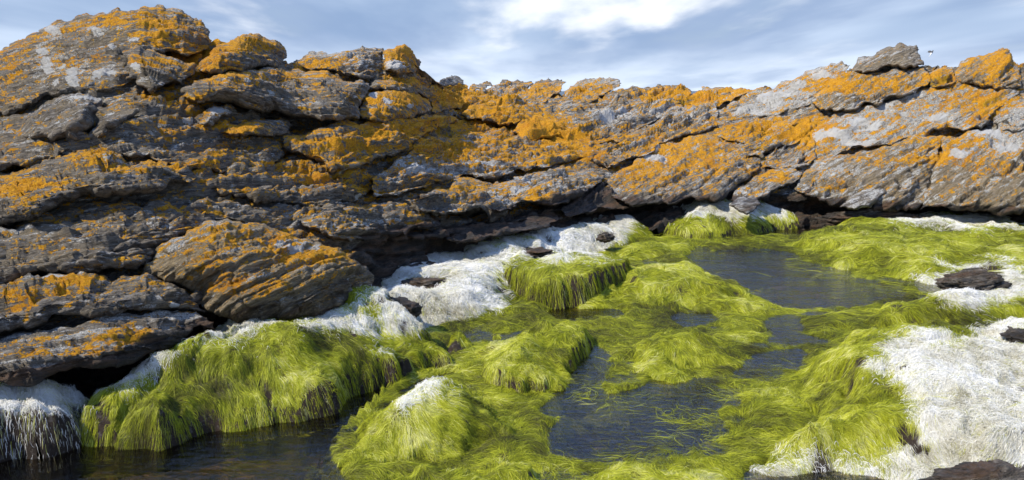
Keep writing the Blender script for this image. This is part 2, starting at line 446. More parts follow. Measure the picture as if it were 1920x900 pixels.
# ---------------------------------------------------------------- lichen seen on the outcrop: (u, v, ru, rv, weight)
ORANGE = [(300, 55, 45, 32, .9), (170, 45, 60, 20, .45), (80, 85, 40, 30, .3), (240, 35, 60, 20, .5), (150, 125, 40, 25, .4), (20, 120, 25, 35, .6),
 (375, 85, 40, 22, .45), (460, 82, 70, 16, 1.0), (400, 105, 40, 14, .9), (370, 128, 35, 18, .6), (290, 112, 50, 10, .6), (440, 145, 70, 14, .75), (560, 138, 90, 12, .45),
 (320, 185, 60, 16, .9), (380, 200, 30, 18, .8), (450, 240, 45, 16, 1.0), (310, 245, 30, 14, .5), (440, 268, 60, 20, .25), (60, 335, 60, 22, .7), (180, 292, 60, 14, .7),
 (20, 350, 30, 18, .8), (280, 305, 70, 10, .6), (380, 310, 60, 12, .4), (330, 340, 30, 15, .3), (490, 320, 120, 30, .3), (600, 330, 90, 30, .45), (690, 345, 35, 30, .7), (640, 265, 120, 28, .75),
 (760, 235, 80, 22, 1.0), (820, 285, 60, 18, .8), (900, 270, 120, 16, .55), (1000, 300, 120, 20, .5), (860, 345, 80, 18, .6), (1010, 370, 40, 14, .7), (1090, 290, 60, 20, .5),
 (740, 185, 60, 14, 1.2), (770, 152, 50, 12, 1.0), (752, 105, 30, 22, 1.2), (600, 118, 60, 14, .55), (850, 180, 45, 25, 1.1), (930, 200, 60, 20, .8), (1020, 235, 50, 22, 1.1), (900, 235, 90, 18, .8), (1000, 170, 60, 14, .5),
 (1100, 175, 60, 16, .6), (1050, 262, 60, 18, .9), (1240, 182, 60, 18, .8), (1180, 255, 80, 18, .3), (1290, 290, 100, 40, .85), (1200, 330, 50, 30, .5), (1320, 182, 60, 14, .9),
 (1400, 170, 40, 10, .7), (1510, 160, 60, 22, .6), (1560, 150, 50, 25, .5), (1440, 245, 90, 25, 1.0), (1520, 230, 40, 20, .8), (1620, 155, 60, 18, .5), (1700, 150, 50, 16, .5), (1760, 145, 30, 18, 1.0),
 (1870, 120, 40, 30, 1.1), (1790, 170, 60, 10, .5), (1850, 185, 70, 18, .9), (1760, 205, 70, 14, .5), (1660, 215, 60, 12, .5), (1760, 240, 70, 12, .6), (1560, 240, 50, 18, .5), (1700, 255, 60, 14, .5), (1620, 275, 60, 14, .5),
 (1780, 270, 70, 18, .8), (1850, 210, 40, 18, .7), (1880, 290, 60, 26, .5), (1520, 275, 30, 40, .6), (1450, 325, 50, 14, 1.0), (1560, 340, 40, 16, .6), (1700, 300, 80, 12, .9), (1780, 295, 50, 10, .8),
 (400, 438, 70, 16, .7), (520, 440, 60, 16, .7), (440, 520, 45, 28, .8), (570, 480, 80, 20, .75), (400, 540, 40, 18, .5), (500, 540, 40, 14, .5), (620, 475, 60, 16, .6), (370, 480, 40, 14, .5),
 (130, 530, 70, 14, 1.0), (40, 550, 40, 10, .7), (140, 640, 70, 18, .35), (250, 628, 50, 18, .5), (230, 430, 50, 30, .15), (80, 405, 30, 10, .3), (340, 385, 60, 14, .4), (710, 400, 60, 10, .2)]
GREY = [(60, 110, 60, 40, .4), (130, 125, 30, 14, .8), (175, 55, 22, 12, .8), (85, 118, 18, 14, .8), (195, 138, 36, 22, .7), (85, 55, 25, 12, .6), (160, 185, 50, 8, .9), (405, 205, 28, 10, .8), (345, 178, 12, 5, .6),
 (270, 295, 50, 10, .5), (740, 255, 60, 14, .3), (742, 118, 22, 14, 1.2), (610, 100, 50, 10, 1.0), (680, 112, 30, 18, .6), (800, 310, 80, 20, .7), (900, 300, 100, 40, .35), (1050, 340, 80, 30, .5), (960, 355, 60, 25, .4),
 (930, 170, 30, 12, .9), (1000, 185, 60, 16, .5), (1110, 160, 50, 14, .8), (1150, 215, 80, 22, .8), (1210, 290, 60, 22, .7), (1270, 200, 50, 14, .6), (1300, 260, 50, 10, .5), (1330, 170, 30, 8, .6),
 (1420, 190, 70, 22, 1.1), (1480, 170, 60, 15, .9), (1530, 145, 60, 16, .7), (1640, 110, 50, 16, .5), (1610, 225, 90, 16, 1.0), (1560, 255, 60, 16, .9), (1700, 200, 90, 18, .7), (1800, 180, 80, 14, .7), (1760, 225, 80, 14, .6),
 (1650, 250, 80, 14, .8), (1800, 285, 40, 10, 1.0), (1890, 260, 60, 20, .9), (1900, 205, 40, 20, .9), (1840, 250, 50, 12, .9), (1520, 310, 60, 14, .5), (1430, 250, 30, 18, .5), (540, 458, 35, 10, .9), (330, 455, 40, 12, .8), (400, 425, 40, 8, .7),
 (80, 522, 70, 8, .8), (120, 620, 120, 20, .5), (300, 585, 70, 12, .5), (700, 405, 60, 14, .4), (250, 240, 60, 14, .3)]
CHALK = [(97,52,17,9),(172,50,15,8),(183,61,12,9),(78,92,15,11),(85,118,13,15),(130,127,16,11),(133,146,15,11),(195,140,28,18),(102,150,9,8),(248,66,15,6),(210,84,11,5),(253,123,12,8),
 (405,205,22,7),(742,118,25,16),(528,452,12,7),(553,462,25,6),(150,185,40,4),(100,520,40,5),(700,176,10,6),(725,190,14,8),(770,198,8,6),(1800,290,24,10),(1620,228,40,12),(1545,252,26,10),(1890,265,36,12),(1500,170,40,10),(1440,195,36,14),(1460,180,50,12),(1540,138,30,9),(1680,200,44,10),(1760,215,34,9),(1850,245,34,9),(1570,250,34,10),(1230,290,28,9),(1150,220,44,9),(1400,208,40,10),(910,300,26,8),(790,312,38,9),(975,350,24,7),(1720,178,40,8),(1620,262,36,8)]
def chalk_at(u, v):
    c = np.zeros(u.shape)
    for a, b, ra, rb in CHALK: c = np.maximum(c, np.clip(1.15 - np.hypot((u - a) / ra, (v - b) / rb), 0, 1))
    return c
def cover_at(u, v):
    def f(L):
        s = np.zeros(u.shape)
        for (a, b, ra, rb, wt) in L: s += wt * np.exp(-(((u - a) / ra) ** 2 + ((v - b) / rb) ** 2))
        return np.minimum(s, 1.25)
    o, g = f(ORANGE), f(GREY)
    bv = np.interp(u, _U, _bv)
    width = np.interp(u, [-200, 0, 500, 700, 900, 1100, 1200, 1500, 1700, 1920], [40, 40, 60, 75, 62, 55, 30, 34, 24, 26])
    wet = sstep(bv - v, width * 1.5, width * 0.35)
    g = g + 0.30 * sstep(u, 1100, 1450)
    o = o * (1 - 0.18 * sstep(u, 1100, 1400)) - 0.04 - 0.06 * sstep(u, 1100, 1500)
    return o, g, wet

def build_rock(name, label, cat, poly, th=14, T=0.3, wt=0.5, wb=0.16, follow=1.0, lean=0.0, push=0.0, tone=0.0, amp=1.0, o=0.0, g=0.0, dry=1.0, step=1.85, group=None, back=0.9):
    global _seed
    _seed += 1
    rg = np.random.default_rng(100 + _seed)
    P = roughen(poly, 0.10, 3, rg)
    A = np.array(P); c = A.mean(0)
    u0, v0 = A.min(0) - 2 * step; u1, v1 = A.max(0) + 2 * step
    uu, vv = np.meshgrid(np.arange(u0, u1, step), np.arange(v0, v1, step))
    s = sd(uu, vv, P)
    mask = s > -0.75 * step
    # drop vertices that no quad uses
    m2 = np.zeros_like(mask); q = mask[:-1, :-1] & mask[:-1, 1:] & mask[1:, 1:] & mask[1:, :-1]
    for dy in (0, 1):
        for dx in (0, 1): m2[dy:dy + q.shape[0], dx:dx + q.shape[1]] |= q
    mask = m2
    idx, quads = grid_quads(mask)
    u, v = uu[mask], vv[mask]; ds = s[mask]
    border = ds < 0.55 * step
    bx, by = nearest(u[border], v[border], P, P[1:] + P[:1])
    u[border], v[border] = bx, by
    # edge lists: upper edges and lower edges of the outline
    up_e, lo_e = [], []
    ar = sum(P[i][0] * P[(i + 1) % len(P)][1] - P[(i + 1) % len(P)][0] * P[i][1] for i in range(len(P)))
    for i in range(len(P)):
        a, b = P[i], P[(i + 1) % len(P)]
        ny = -(b[0] - a[0]) * (1 if ar > 0 else -1)     # image-space outward normal, v component
        (up_e if ny < 0.25 * abs(b[1] - a[1]) else lo_e).append((a, b))
    hpx = v.max() - v.min(); m_per_px = float(D(np.array([c[0]]), np.array([c[1]]))[0]) / F
    du = seg_dist(u, v, *zip(*up_e)) * m_per_px; dl = seg_dist(u, v, *zip(*lo_e)) * m_per_px
    size = hpx * m_per_px
    def dome(x): x = np.clip(x, 0, 1); return np.sqrt(1 - (1 - x) ** 2)
    f = (0.7 * np.clip(du / (wt * size + 1e-6), 0, 1) ** 0.85 + 0.3 * dome(du / (wt * size * 0.4 + 1e-6))) * (0.5 * np.clip(dl / (wb * size + 1e-6), 0, 1) ** 0.7 + 0.5 * dome(dl / (wb * size * 0.5 + 1e-6)))
    d0 = float(D(np.array([c[0]]), np.array([v.max() - 0.3 * hpx]))[0])
    Dp = D(u, v)
    base = d0 + (Dp - d0) * follow + lean * (c[1] - v) * m_per_px - push
    th = th + 6 * float(sstep(np.array([c[0]]), 600, 900)[0])
    T = T * 0.66
    yf = base - T * f; yb = base + T * back * f ** 0.7 + 0.02
    k = float(np.clip(d0 / 6.5, 0.75, 1.7))
    pf = at_depth(u, v, yf); pb = at_depth(u, v, yb)
    # real thickness behind: pull the back downwards so that the rock is wedge-like
    pb[:, 2] -= 0.12 * T * f
    nb = len(u)
    bmask = np.zeros(nb, bool)
    # boundary verts: used by fewer than 4 quads
    cnt = np.bincount(quads.ravel(), minlength=nb); bmask = cnt < 4
    remap = np.arange(nb) + nb; remap[bmask] = np.arange(nb)[bmask]
    keep = np.concatenate([np.ones(nb, bool), ~bmask])
    V = np.concatenate([pf, pb]); V[:nb][bmask] = (pf[bmask] + pb[bmask]) / 2
    newi = np.cumsum(keep) - 1
    Q = np.concatenate([quads[:, ::-1], newi[remap[quads]]]); V = V[keep]
    UV = np.stack([np.concatenate([u, u])[keep], np.concatenate([v, v])[keep]], -1)
    N = normals(V, Q)
    if (N[:nb, 1].mean()) > 0: Q = Q[:, ::-1]; N = -N
    seed = rg.uniform(0, 50) * 0
    disp = strata_disp(V, th, k, seed, amp)
    taper = np.clip(np.concatenate([ds, ds])[keep] / (7 * step), 0.25, 1)
    V = V + N * (disp * taper)[:, None]
    oo, gg, wet = cover_at(UV[:, 0], UV[:, 1])
    lo = V.min(0)
    org = (V[:, 0].mean(), V[:, 1].mean(), lo[2])
    ob = mesh_obj(name, V, Q, M_ROCK, None, dict(strata=strata_co(V, th, k), cover=np.stack([oo + o, gg + g, wet * dry], -1), tone=np.full(len(V), float(tone)), chalk=chalk_at(UV[:, 0], UV[:, 1])), org)
    return tag(ob, label, cat, group)
_seed = 0

# ================================================================= THE SETTING
# outcrop core: a sheet that follows the hillside, folded over its crest
def build_core():
    step = 3.0
    us = np.arange(-420, 2340, step)
    tn = np.concatenate([np.linspace(-0.16, 1.0, 190), np.linspace(1.01, 1.6, 24)])
    uu, tt = np.meshgrid(us, tn)
    bv, tv = np.interp(uu, _U, _bv), np.interp(uu, _U, _tv) + np.interp(uu, [0, 450, 560, 800, 1300, 1920], [26, 20, 4, 12, 10, 14])
    t1 = np.minimum(tt, 1.0)
    vv = bv + (tv - bv) * t1
    Yd = D(uu, vv) - 0.13 + np.interp(uu, [400, 700], [0.34, 0.38]) * sstep(tt, 0.13, 0.0)
    V = at_depth(uu.ravel(), vv.ravel(), Yd.ravel())
    ex = np.maximum(tt.ravel() - 1.0, 0)
    V[:, 1] += ex * 9.0; V[:, 2] -= ex * 3.5 + (ex > 0) * 0.03
    th = np.interp(uu.ravel(), [0, 600, 1100, 1500], [12, 16, 24, 26])
    mask = np.ones(uu.shape, bool); idx, Q = grid_quads(mask)
    N = normals(V, Q)
    if N[:, 2].mean() < 0: Q = Q[:, ::-1]; N = -N
    k = np.clip(Yd.ravel() / 6.5, 0.75, 1.7)
    disp = strata_disp(V, 17, 1.15, 5.0, 1.25)
    V = V + N * disp[:, None]
    o, g, wet = cover_at(uu.ravel(), vv.ravel())
    ob = mesh_obj('bedrock', V, Q, M_ROCK, None, dict(strata=strata_co(V, 17, 1.1), cover=np.stack([o, g, wet], -1), tone=np.zeros(len(V))))
    tag(ob, 'rough lichened bedrock showing between the ledges of the outcrop', None, None, 'structure')
build_core()

# pool bed, reaching under everything near
def build_bed():
    x = np.arange(-9, 11, 0.05); y = np.arange(0.3, 14, 0.05)
    xx, yy = np.meshgrid(x, y)
    p = np.stack([xx.ravel(), yy.ravel(), np.zeros(xx.size)], -1)
    z = -0.12 + 0.06 * fbm(p * 0.9, 4) + 0.03 * fbm(p * 5, 3)
    V = p.copy(); V[:, 2] = z
    idx, Q = grid_quads(np.ones(xx.shape, bool))
    if normals(V, Q)[:, 2].mean() < 0: Q = Q[:, ::-1]
    tag(mesh_obj('pool_bed', V, Q, M_BED), None, None, None, 'structure')
build_bed()
def sheet(name, x0, x1, y0, y1, z, mat, nx=2, ny=2):
    xx, yy = np.meshgrid(np.linspace(x0, x1, nx), np.linspace(y0, y1, ny))
    V = np.stack([xx.ravel(), yy.ravel(), np.full(xx.size, z)], -1)
    idx, Q = grid_quads(np.ones(xx.shape, bool))
    if normals(V, Q)[:, 2].mean() < 0: Q = Q[:, ::-1]
    return tag(mesh_obj(name, V, Q, mat, smooth=False), None, None, None, 'structure')
sheet('pool_water', -9, 11, 0.2, 13.5, 0.0, M_WATER)
sheet('sea_water', -4000, 4000, 14.5, 8000, -1.3, M_SEA)

# ================================================================= ROCKS OF THE OUTCROP
ROCKS = [
 ('rock_outcrop', 'massive domed rock at top left with orange lichen bowl and round white blotches',
  [(-60,150),(-20,110),(0,92),(30,76),(60,62),(85,48),(105,35),(160,21),(220,13),(290,12),(335,17),(350,26),(368,33),(385,47),(394,60),(396,80),(380,98),(345,108),(300,104),(262,120),(250,158),(200,176),(150,182),(95,185),(50,205),(0,215),(-60,225)], dict(th=14,T=.55,wt=.55,wb=.12,amp=.8,follow=.8)),
 ('rock_ledge', 'dark overhanging block right under the orange bowl of the summit dome',
  [(225,97),(260,84),(290,92),(315,108),(345,119),(366,121),(362,142),(340,160),(305,168),(265,164),(232,150)], dict(th=-12,T=.45,wt=.35,wb=.3,push=.25)),
 ('boulder', 'blunt rock with orange ramp on top and black right flank beside summit dome',
  [(372,118),(392,95),(420,78),(450,68),(490,68),(515,74),(530,84),(538,98),(532,116),(505,126),(470,129),(430,134),(395,140),(372,132)], dict(th=20,T=.6,wt=.3,wb=.45,push=.25,amp=.6)),
 ('rock_ledge', 'long overhanging ledge with orange crest and deep black shadowed face, left of centre',
  [(335,168),(365,152),(400,141),(440,132),(500,124),(560,126),(620,133),(675,145),(695,157),(690,175),(678,196),(672,222),(610,226),(550,222),(470,205),(400,190),(345,182)], dict(th=5,T=.85,wt=.28,wb=.62,push=.35,amp=.8)),
 ('boulder', 'smooth olive grey rock with pale upper rim under the white blotched dome',
  [(35,245),(45,216),(80,195),(110,178),(140,172),(170,175),(192,186),(188,210),(175,235),(155,265),(100,266),(60,262)], dict(th=35,T=.5,wt=.3,wb=.25,push=.15,amp=.55,o=-.3)),
 ('boulder', 'dark wedge rock with curved top beside the smooth olive grey rock',
  [(168,252),(178,225),(195,206),(225,198),(260,190),(295,190),(300,202),(250,220),(220,240),(185,262)], dict(th=20,T=.45,wt=.3,wb=.4,push=.15,amp=.6,o=-.3)),
 ('rock_slab', 'thin orange crusted slab in the hollow between dome and long overhanging ledge',
  [(250,185),(285,172),(330,174),(380,190),(402,205),(375,222),(330,217),(285,212),(250,200)], dict(th=-18,T=.25,wt=.7,wb=.15,o=.25)),
 ('boulder', 'small pointed rock with white top at left tip of black shadowed face',
  [(366,230),(378,210),(398,196),(425,192),(440,200),(434,215),(405,229),(382,236)], dict(th=25,T=.3,wt=.4,wb=.4,push=.3,amp=.4,g=.2)),
 ('boulder', 'blocky dark ended rock with orange top below the long overhanging ledge',
  [(412,250),(428,232),(470,228),(510,223),(545,223),(550,235),(541,251),(510,258),(475,254),(440,256)], dict(th=5,T=.35,wt=.4,wb=.35,push=.2,amp=.6)),
 ('rock_slab', 'broad rough speckled slab sloping below the pointed white topped rock',
  [(150,275),(200,250),(250,228),(300,216),(360,226),(400,240),(480,254),(540,262),(565,280),(525,303),(450,324),(380,326),(300,312),(220,297),(160,290)], dict(th=22,T=.3,wt=.8,wb=.15)),
 ('rock_ledge', 'rough hummock with orange flecks at the left edge above the dark ledge',
  [(-60,275),(0,266),(40,262),(90,258),(132,264),(150,285),(110,300),(60,315),(0,325),(-60,330)], dict(th=10,T=.35,wt=.5,wb=.3,push=.1)),
 ('rock_ledge', 'thick dark ledge at left with orange crest and black undercut face',
  [(-60,345),(0,322),(60,305),(110,288),(160,280),(220,290),(280,300),(330,318),(372,334),(355,346),(300,358),(225,366),(170,366),(120,380),(95,400),(50,420),(0,428),(-60,440)], dict(th=14,T=.6,wt=.35,wb=.4,push=.15,amp=1.1)),
 ('rock_slab', 'wide rough grey slab above the near boulder, sprinkled with small orange spots',
  [(-60,455),(0,425),(60,408),(115,384),(170,372),(230,368),(300,370),(370,374),(440,376),(500,392),(560,420),(520,430),(430,412),(380,424),(330,446),(295,465),(278,492),(230,502),(150,516),(0,526),(-60,530)], dict(th=12,T=.4,wt=.6,wb=.25,amp=1.25,push=.05)),
 ('rock_slab', 'rough brown slab with scattered orange lichen between the dark ledge and central slabs',
  [(375,345),(400,328),(450,322),(520,302),(570,288),(620,303),(700,310),(690,330),(706,358),(655,382),(600,390),(540,386),(480,384),(420,368)], dict(th=16,T=.35,wt=.6,wb=.3,amp=1.2)),
 ('rock_slab', 'orange crusted slab running right below the long overhanging ledge',
  [(530,258),(600,241),(680,228),(750,218),(800,211),(850,217),(862,228),(832,238),(800,252),(770,272),(740,292),(700,308),(650,318),(600,303),(560,290),(535,276)], dict(th=20,T=.5,wt=.6,wb=.3,push=.25,o=.1)),
 ('rock_slab', 'broad central slab mottled grey white and orange, upper half',
  [(700,368),(696,330),(740,300),(780,270),(830,257),(900,250),(980,254),(1060,262),(1110,274),(1146,296),(1135,306),(1060,306),(1000,318),(940,334),(880,330),(830,342),(790,358),(750,374)], dict(th=14,T=.5,wt=.7,wb=.28,push=.2,g=.1)),
 ('rock_slab', 'broad central slab under the mottled one, grey layered face above brown splash zone',
  [(755,380),(800,360),(850,338),(900,336),(950,340),(1010,322),(1070,312),(1115,318),(1136,332),(1110,356),(1080,374),(1050,386),(960,397),(880,404),(820,402),(780,394)], dict(th=16,T=.5,wt=.5,wb=.35,push=.3,amp=1.1)),
 ('rock_ledge', 'low pale ledge with dark notched right end above the bleached seaweed',
  [(550,412),(600,396),(680,386),(735,374),(785,386),(830,410),(826,424),(780,430),(760,444),(700,452),(640,452),(600,438)], dict(th=12,T=.35,wt=.4,wb=.4,push=.15)),
 ('boulder', 'large near boulder with diagonal cracks, tan face and orange lichen patches',
  [(262,520),(278,490),(292,464),(318,450),(345,442),(380,418),(430,412),(480,418),(540,432),(600,455),(660,485),(696,508),(706,522),(696,538),(655,560),(620,582),(560,600),(500,606),(430,596),(395,586),(372,560),(345,540),(300,526)], dict(th=30,T=.5,wt=.32,wb=.42,push=.15,tone=1.0,amp=.8,follow=.6,dry=.5)),
 ('rock_ledge', 'low ledge at left edge with white rim and thick orange band',
  [(-60,560),(0,532),(50,516),(120,514),(180,513),(240,519),(330,530),(365,555),(392,584),(350,580),(250,586),(180,602),(80,614),(0,626),(-60,640)], dict(th=14,T=.4,wt=.3,wb=.5,push=.1,amp=1.1)),
 ('rock_slab', 'lowest slab at left edge, purple grey with rusty lichen above a black face',
  [(-60,660),(0,632),(80,616),(170,596),(220,582),(300,573),(370,578),(402,600),(404,618),(340,645),(270,672),(200,692),(100,706),(0,714),(-60,720)], dict(th=10,T=.3,wt=.45,wb=.45,push=.12,amp=.8,g=.2,dry=.8)),
 ('boulder', 'brown bare rock tucked under the near boulder at edge of white seaweed',
  [(470,650),(520,622),(560,600),(600,578),(650,560),(700,552),(765,558),(796,574),(790,592),(770,602),(700,600),(620,606),(560,632),(510,656)], dict(th=12,T=.35,wt=.35,wb=.35,push=.0,o=-1,g=-1,dry=1.5,amp=.7,follow=.3)),
 ('rock_ledge', 'low dark brown ledge between central slab and white seaweed',
  [(830,436),(870,420),(930,412),(990,406),(1045,402),(1060,410),(1030,426),(980,436),(930,446),(870,456),(835,452)], dict(th=10,T=.25,wt=.5,wb=.3,push=.0,o=-1,dry=1.3)),
 ('rock_ledge', 'blackish layered rock wedged in the gully left of the diamond shaped boulder',
  [(1050,392),(1080,372),(1110,350),(1140,322),(1150,345),(1160,370),(1185,386),(1150,394),(1100,400),(1060,408)], dict(th=28,T=.25,wt=.4,wb=.3,push=.05,o=-1,dry=1.6)),
 ('boulder', 'orange boulder in the shade right of the long overhanging ledge',
  [(678,222),(680,196),(690,174),(720,167),(760,170),(798,184),(814,204),(792,213),(750,222),(710,230)], dict(th=-10,T=.5,wt=.4,wb=.4,push=.2,amp=.6,o=.15)),
 ('boulder', 'low orange rock directly beneath the flat topped skyline outcrop',
  [(690,168),(700,152),(730,146),(780,146),(808,163),(818,180),(802,186),(760,172),(715,168)], dict(th=5,T=.4,wt=.4,wb=.4,push=.1,amp=.6)),
 ('rock_outcrop', 'pale layered skyline rock with white lichen top left of the orange capped block',
  [(545,124),(570,106),(596,97),(630,95),(660,92),(702,88),(718,90),(724,115),(718,132),(700,148),(650,144),(600,134)], dict(th=35,T=.6,wt=.4,wb=.3,amp=.8)),
 ('rock_outcrop', 'orange capped blunt skyline block with one big pale lichen disc',
  [(716,92),(745,85),(768,86),(776,100),(790,116),(788,127),(776,140),(745,140),(722,134)], dict(th=30,T=.55,wt=.25,wb=.4,push=.2,amp=.55,o=.3)),
 ('boulder', 'orange hump right of the shaded orange boulder and below the small round boulder',
  [(806,160),(830,153),(880,160),(884,185),(862,206),(815,214),(808,190)], dict(th=5,T=.45,wt=.4,wb=.4,amp=.7,o=.2)),
 ('boulder', 'small smooth grey boulder perched alone on the skyline',
  [(820,158),(826,148),(842,143),(860,143),(870,150),(869,159),(850,162),(830,162)], dict(th=8,T=.3,wt=.6,wb=.5,push=.1,amp=.25,o=-1,g=.2)),
 ('boulder', 'flat grey and yellow stone just right of the small round skyline boulder',
  [(876,168),(884,156),(905,153),(922,154),(925,163),(910,169),(890,172)], dict(th=15,T=.25,wt=.4,wb=.4,amp=.4)),
 ('rock_slab', 'pale tilted skyline slab, first right of the flat grey and yellow stone',
  [(875,205),(900,176),(925,158),(960,152),(1002,156),(988,170),(962,184),(930,198)], dict(th=30,T=.35,wt=.6,wb=.2,amp=.8,g=.2)),
 ('rock_slab', 'yellow tipped tilted skyline rock in the middle of the pointed skyline rocks',
  [(955,198),(982,172),(1012,150),(1045,148),(1062,154),(1052,170),(1032,186),(1000,203)], dict(th=30,T=.4,wt=.5,wb=.3,push=.1,amp=.8)),
 ('rock_slab', 'double tipped pale skyline slab pointing right above the long striped slabs',
  [(1040,200),(1062,168),(1095,147),(1130,144),(1162,148),(1165,156),(1150,170),(1120,188),(1080,204)], dict(th=28,T=.4,wt=.5,wb=.3,push=.1,amp=.9,g=.1)),
 ('rock_ledge', 'orange layered ledge with a dark pocket, behind the central slab',
  [(835,222),(885,194),(935,183),(975,184),(990,200),(985,222),(965,234),(930,230),(890,226)], dict(th=18,T=.5,wt=.5,wb=.3,push=.2,o=.1)),
 ('boulder', 'upright deep orange boulder behind right end of central slab',
  [(960,248),(980,215),(1010,212),(1045,218),(1058,235),(1052,254),(1015,262),(980,262)], dict(th=40,T=.45,wt=.4,wb=.3,push=.2,amp=.7,o=.3)),
 ('rock_slab', 'long tilted striped slab with orange upper end, rising to the skyline right of centre',
  [(1050,275),(1085,230),(1135,196),(1190,170),(1250,160),(1292,165),(1300,178),(1262,205),(1205,240),(1155,270),(1110,288)], dict(th=32,T=.5,wt=.6,wb=.25,push=.1,amp=1.1)),
 ('rock_slab', 'second tilted striped slab with black shaded underside, in front of the long striped one',
  [(1105,302),(1160,268),(1225,228),(1285,200),(1330,188),(1348,205),(1348,236),(1300,252),(1240,270),(1180,300),(1140,318)], dict(th=30,T=.6,wt=.45,wb=.4,push=.25,amp=1.1)),
 ('rock_ledge', 'orange knobbly skyline ledge between striped slabs and the pale grey slab',
  [(1288,188),(1306,168),(1335,163),(1390,163),(1412,170),(1372,192),(1345,205),(1310,200)], dict(th=20,T=.4,wt=.5,wb=.3,o=.2)),
 ('boulder', 'big diamond shaped boulder covered with orange lichen at back edge of the pool',
  [(1136,342),(1158,318),(1198,285),(1250,262),(1290,252),(1340,257),(1400,274),(1428,290),(1418,322),(1382,347),(1320,374),(1260,387),(1195,388),(1160,378),(1140,360)], dict(th=26,T=.55,wt=.4,wb=.3,push=.2,amp=.7,dry=.7)),
 ('rock_slab', 'pale grey lichened slab tilted up to the right skyline ridge',
  [(1352,222),(1380,190),(1430,174),(1480,150),(1540,125),(1580,114),(1594,122),(1580,150),(1535,190),(1500,205),(1440,218),(1372,232)], dict(th=28,T=.5,wt=.7,wb=.2,g=.25)),
 ('rock_slab', 'yellow and brown banded slab directly below the skyline cap rock',
  [(1520,190),(1545,160),(1570,142),(1600,128),(1680,122),(1735,125),(1748,138),(1742,162),(1700,182),(1640,198),(1572,212),(1535,205)], dict(th=26,T=.5,wt=.45,wb=.35,push=.25,tone=.4,o=.15)),
 ('boulder', 'grey cap rock perched on the right skyline ridge left of the flying bird',
  [(1595,134),(1620,105),(1650,92),(1700,83),(1718,83),(1722,100),(1732,122),(1700,131),(1640,136)], dict(th=20,T=.5,wt=.35,wb=.35,push=.35,amp=.6,o=-.3,g=-.5,tone=.3)),
 ('boulder', 'small yellow orange knob in the skyline dip under the flying bird',
  [(1738,138),(1755,126),(1775,122),(1792,128),(1804,150),(1780,166),(1745,166)], dict(th=20,T=.45,wt=.4,wb=.3,push=.1,o=.3)),
 ('rock_outcrop', 'peaked orange and tan rock at the far right skyline',
  [(1782,134),(1828,106),(1870,93),(1892,91),(1896,110),(1912,128),(1918,166),(1880,172),(1825,160),(1790,156)], dict(th=26,T=.6,wt=.35,wb=.3,push=.1,amp=.8,tone=.5,o=.2)),
 ('rock_slab', 'large whitish slab streaked orange, upper right',
  [(1500,262),(1555,220),(1650,190),(1740,165),(1810,155),(1870,160),(1912,170),(1892,188),(1868,208),(1840,240),(1770,246),(1700,262),(1640,276),(1565,296),(1505,306)], dict(th=24,T=.45,wt=.8,wb=.18,push=.15,g=.15,amp=.8)),
 ('boulder', 'pale rock cut by the right edge of the picture with dark hollow at its left',
  [(1862,226),(1880,200),(1920,184),(1985,180),(1985,240),(1900,250),(1870,246)], dict(th=20,T=.45,wt=.4,wb=.3,push=.2,g=.3)),
 ('rock_ledge', 'orange covered ledge above the big diamond shaped boulder',
  [(1335,254),(1390,228),(1450,216),(1515,218),(1538,238),(1510,262),(1450,280),(1420,284),(1385,268)], dict(th=26,T=.4,wt=.5,wb=.3,push=.15,o=.25)),
 ('rock_slab', 'narrow grey tongue of rock crossing the orange covered ledge',
  [(1398,290),(1410,262),(1440,240),(1478,220),(1500,222),(1478,245),(1450,268),(1430,296)], dict(th=35,T=.35,wt=.5,wb=.3,push=.3,amp=.7)),
 ('rock_ledge', 'grey rock with orange crust between diamond boulder and banded right slab',
  [(1425,318),(1436,290),(1470,265),(1515,245),(1530,262),(1528,300),(1500,316),(1460,322)], dict(th=28,T=.4,wt=.5,wb=.3,push=.2,g=.1)),
 ('boulder', 'low tilted rock with orange back right of the big diamond shaped boulder',
  [(1366,376),(1396,346),(1442,316),(1488,309),(1506,322),(1490,345),(1440,372),(1395,386)], dict(th=28,T=.4,wt=.4,wb=.35,push=.25,amp=.7,dry=.7)),
 ('rock_slab', 'brown banded slab with fine diagonal layers, left of the right hand crack',
  [(1488,356),(1505,322),(1530,300),(1600,288),(1690,262),(1770,252),(1762,300),(1740,350),(1720,392),(1660,398),(1575,390),(1525,374)], dict(th=26,T=.45,wt=.35,wb=.3,push=.2,tone=.6,dry=.8,amp=.9)),
 ('rock_slab', 'brown banded slab with fine diagonal layers at right edge of the picture',
  [(1752,310),(1768,254),(1830,244),(1900,234),(1985,230),(1985,398),(1900,400),(1800,398),(1724,396),(1740,350)], dict(th=30,T=.5,wt=.35,wb=.3,push=.25,tone=.7,dry=.8,amp=.9)),
 ('boulder', 'smooth plain grey rock at foot of the banded right slab',
  [(1572,388),(1592,366),(1618,352),(1648,350),(1664,362),(1640,382),(1605,394)], dict(th=20,T=.35,wt=.5,wb=.3,push=.4,o=-1,g=.15,amp=.4,dry=.4)),
 ('stone', 'small dark grey stone lying on white seaweed at foot of outcrop',
  [(1366,384),(1378,374),(1400,371),(1420,374),(1428,384),(1415,394),(1385,396)], dict(th=8,T=.2,wt=.5,wb=.4,push=.55,o=-1,g=.1,amp=.3,dry=.5)),
]
for nm, lab, poly, kw in ROCKS:
    cat = {'rock_ledge': 'rock ledge', 'rock_slab': 'rock slab', 'rock_outcrop': 'rock outcrop'}.get(nm, nm)
    build_rock(nm, lab, cat, poly, group='rocks of the outcrop', **kw)

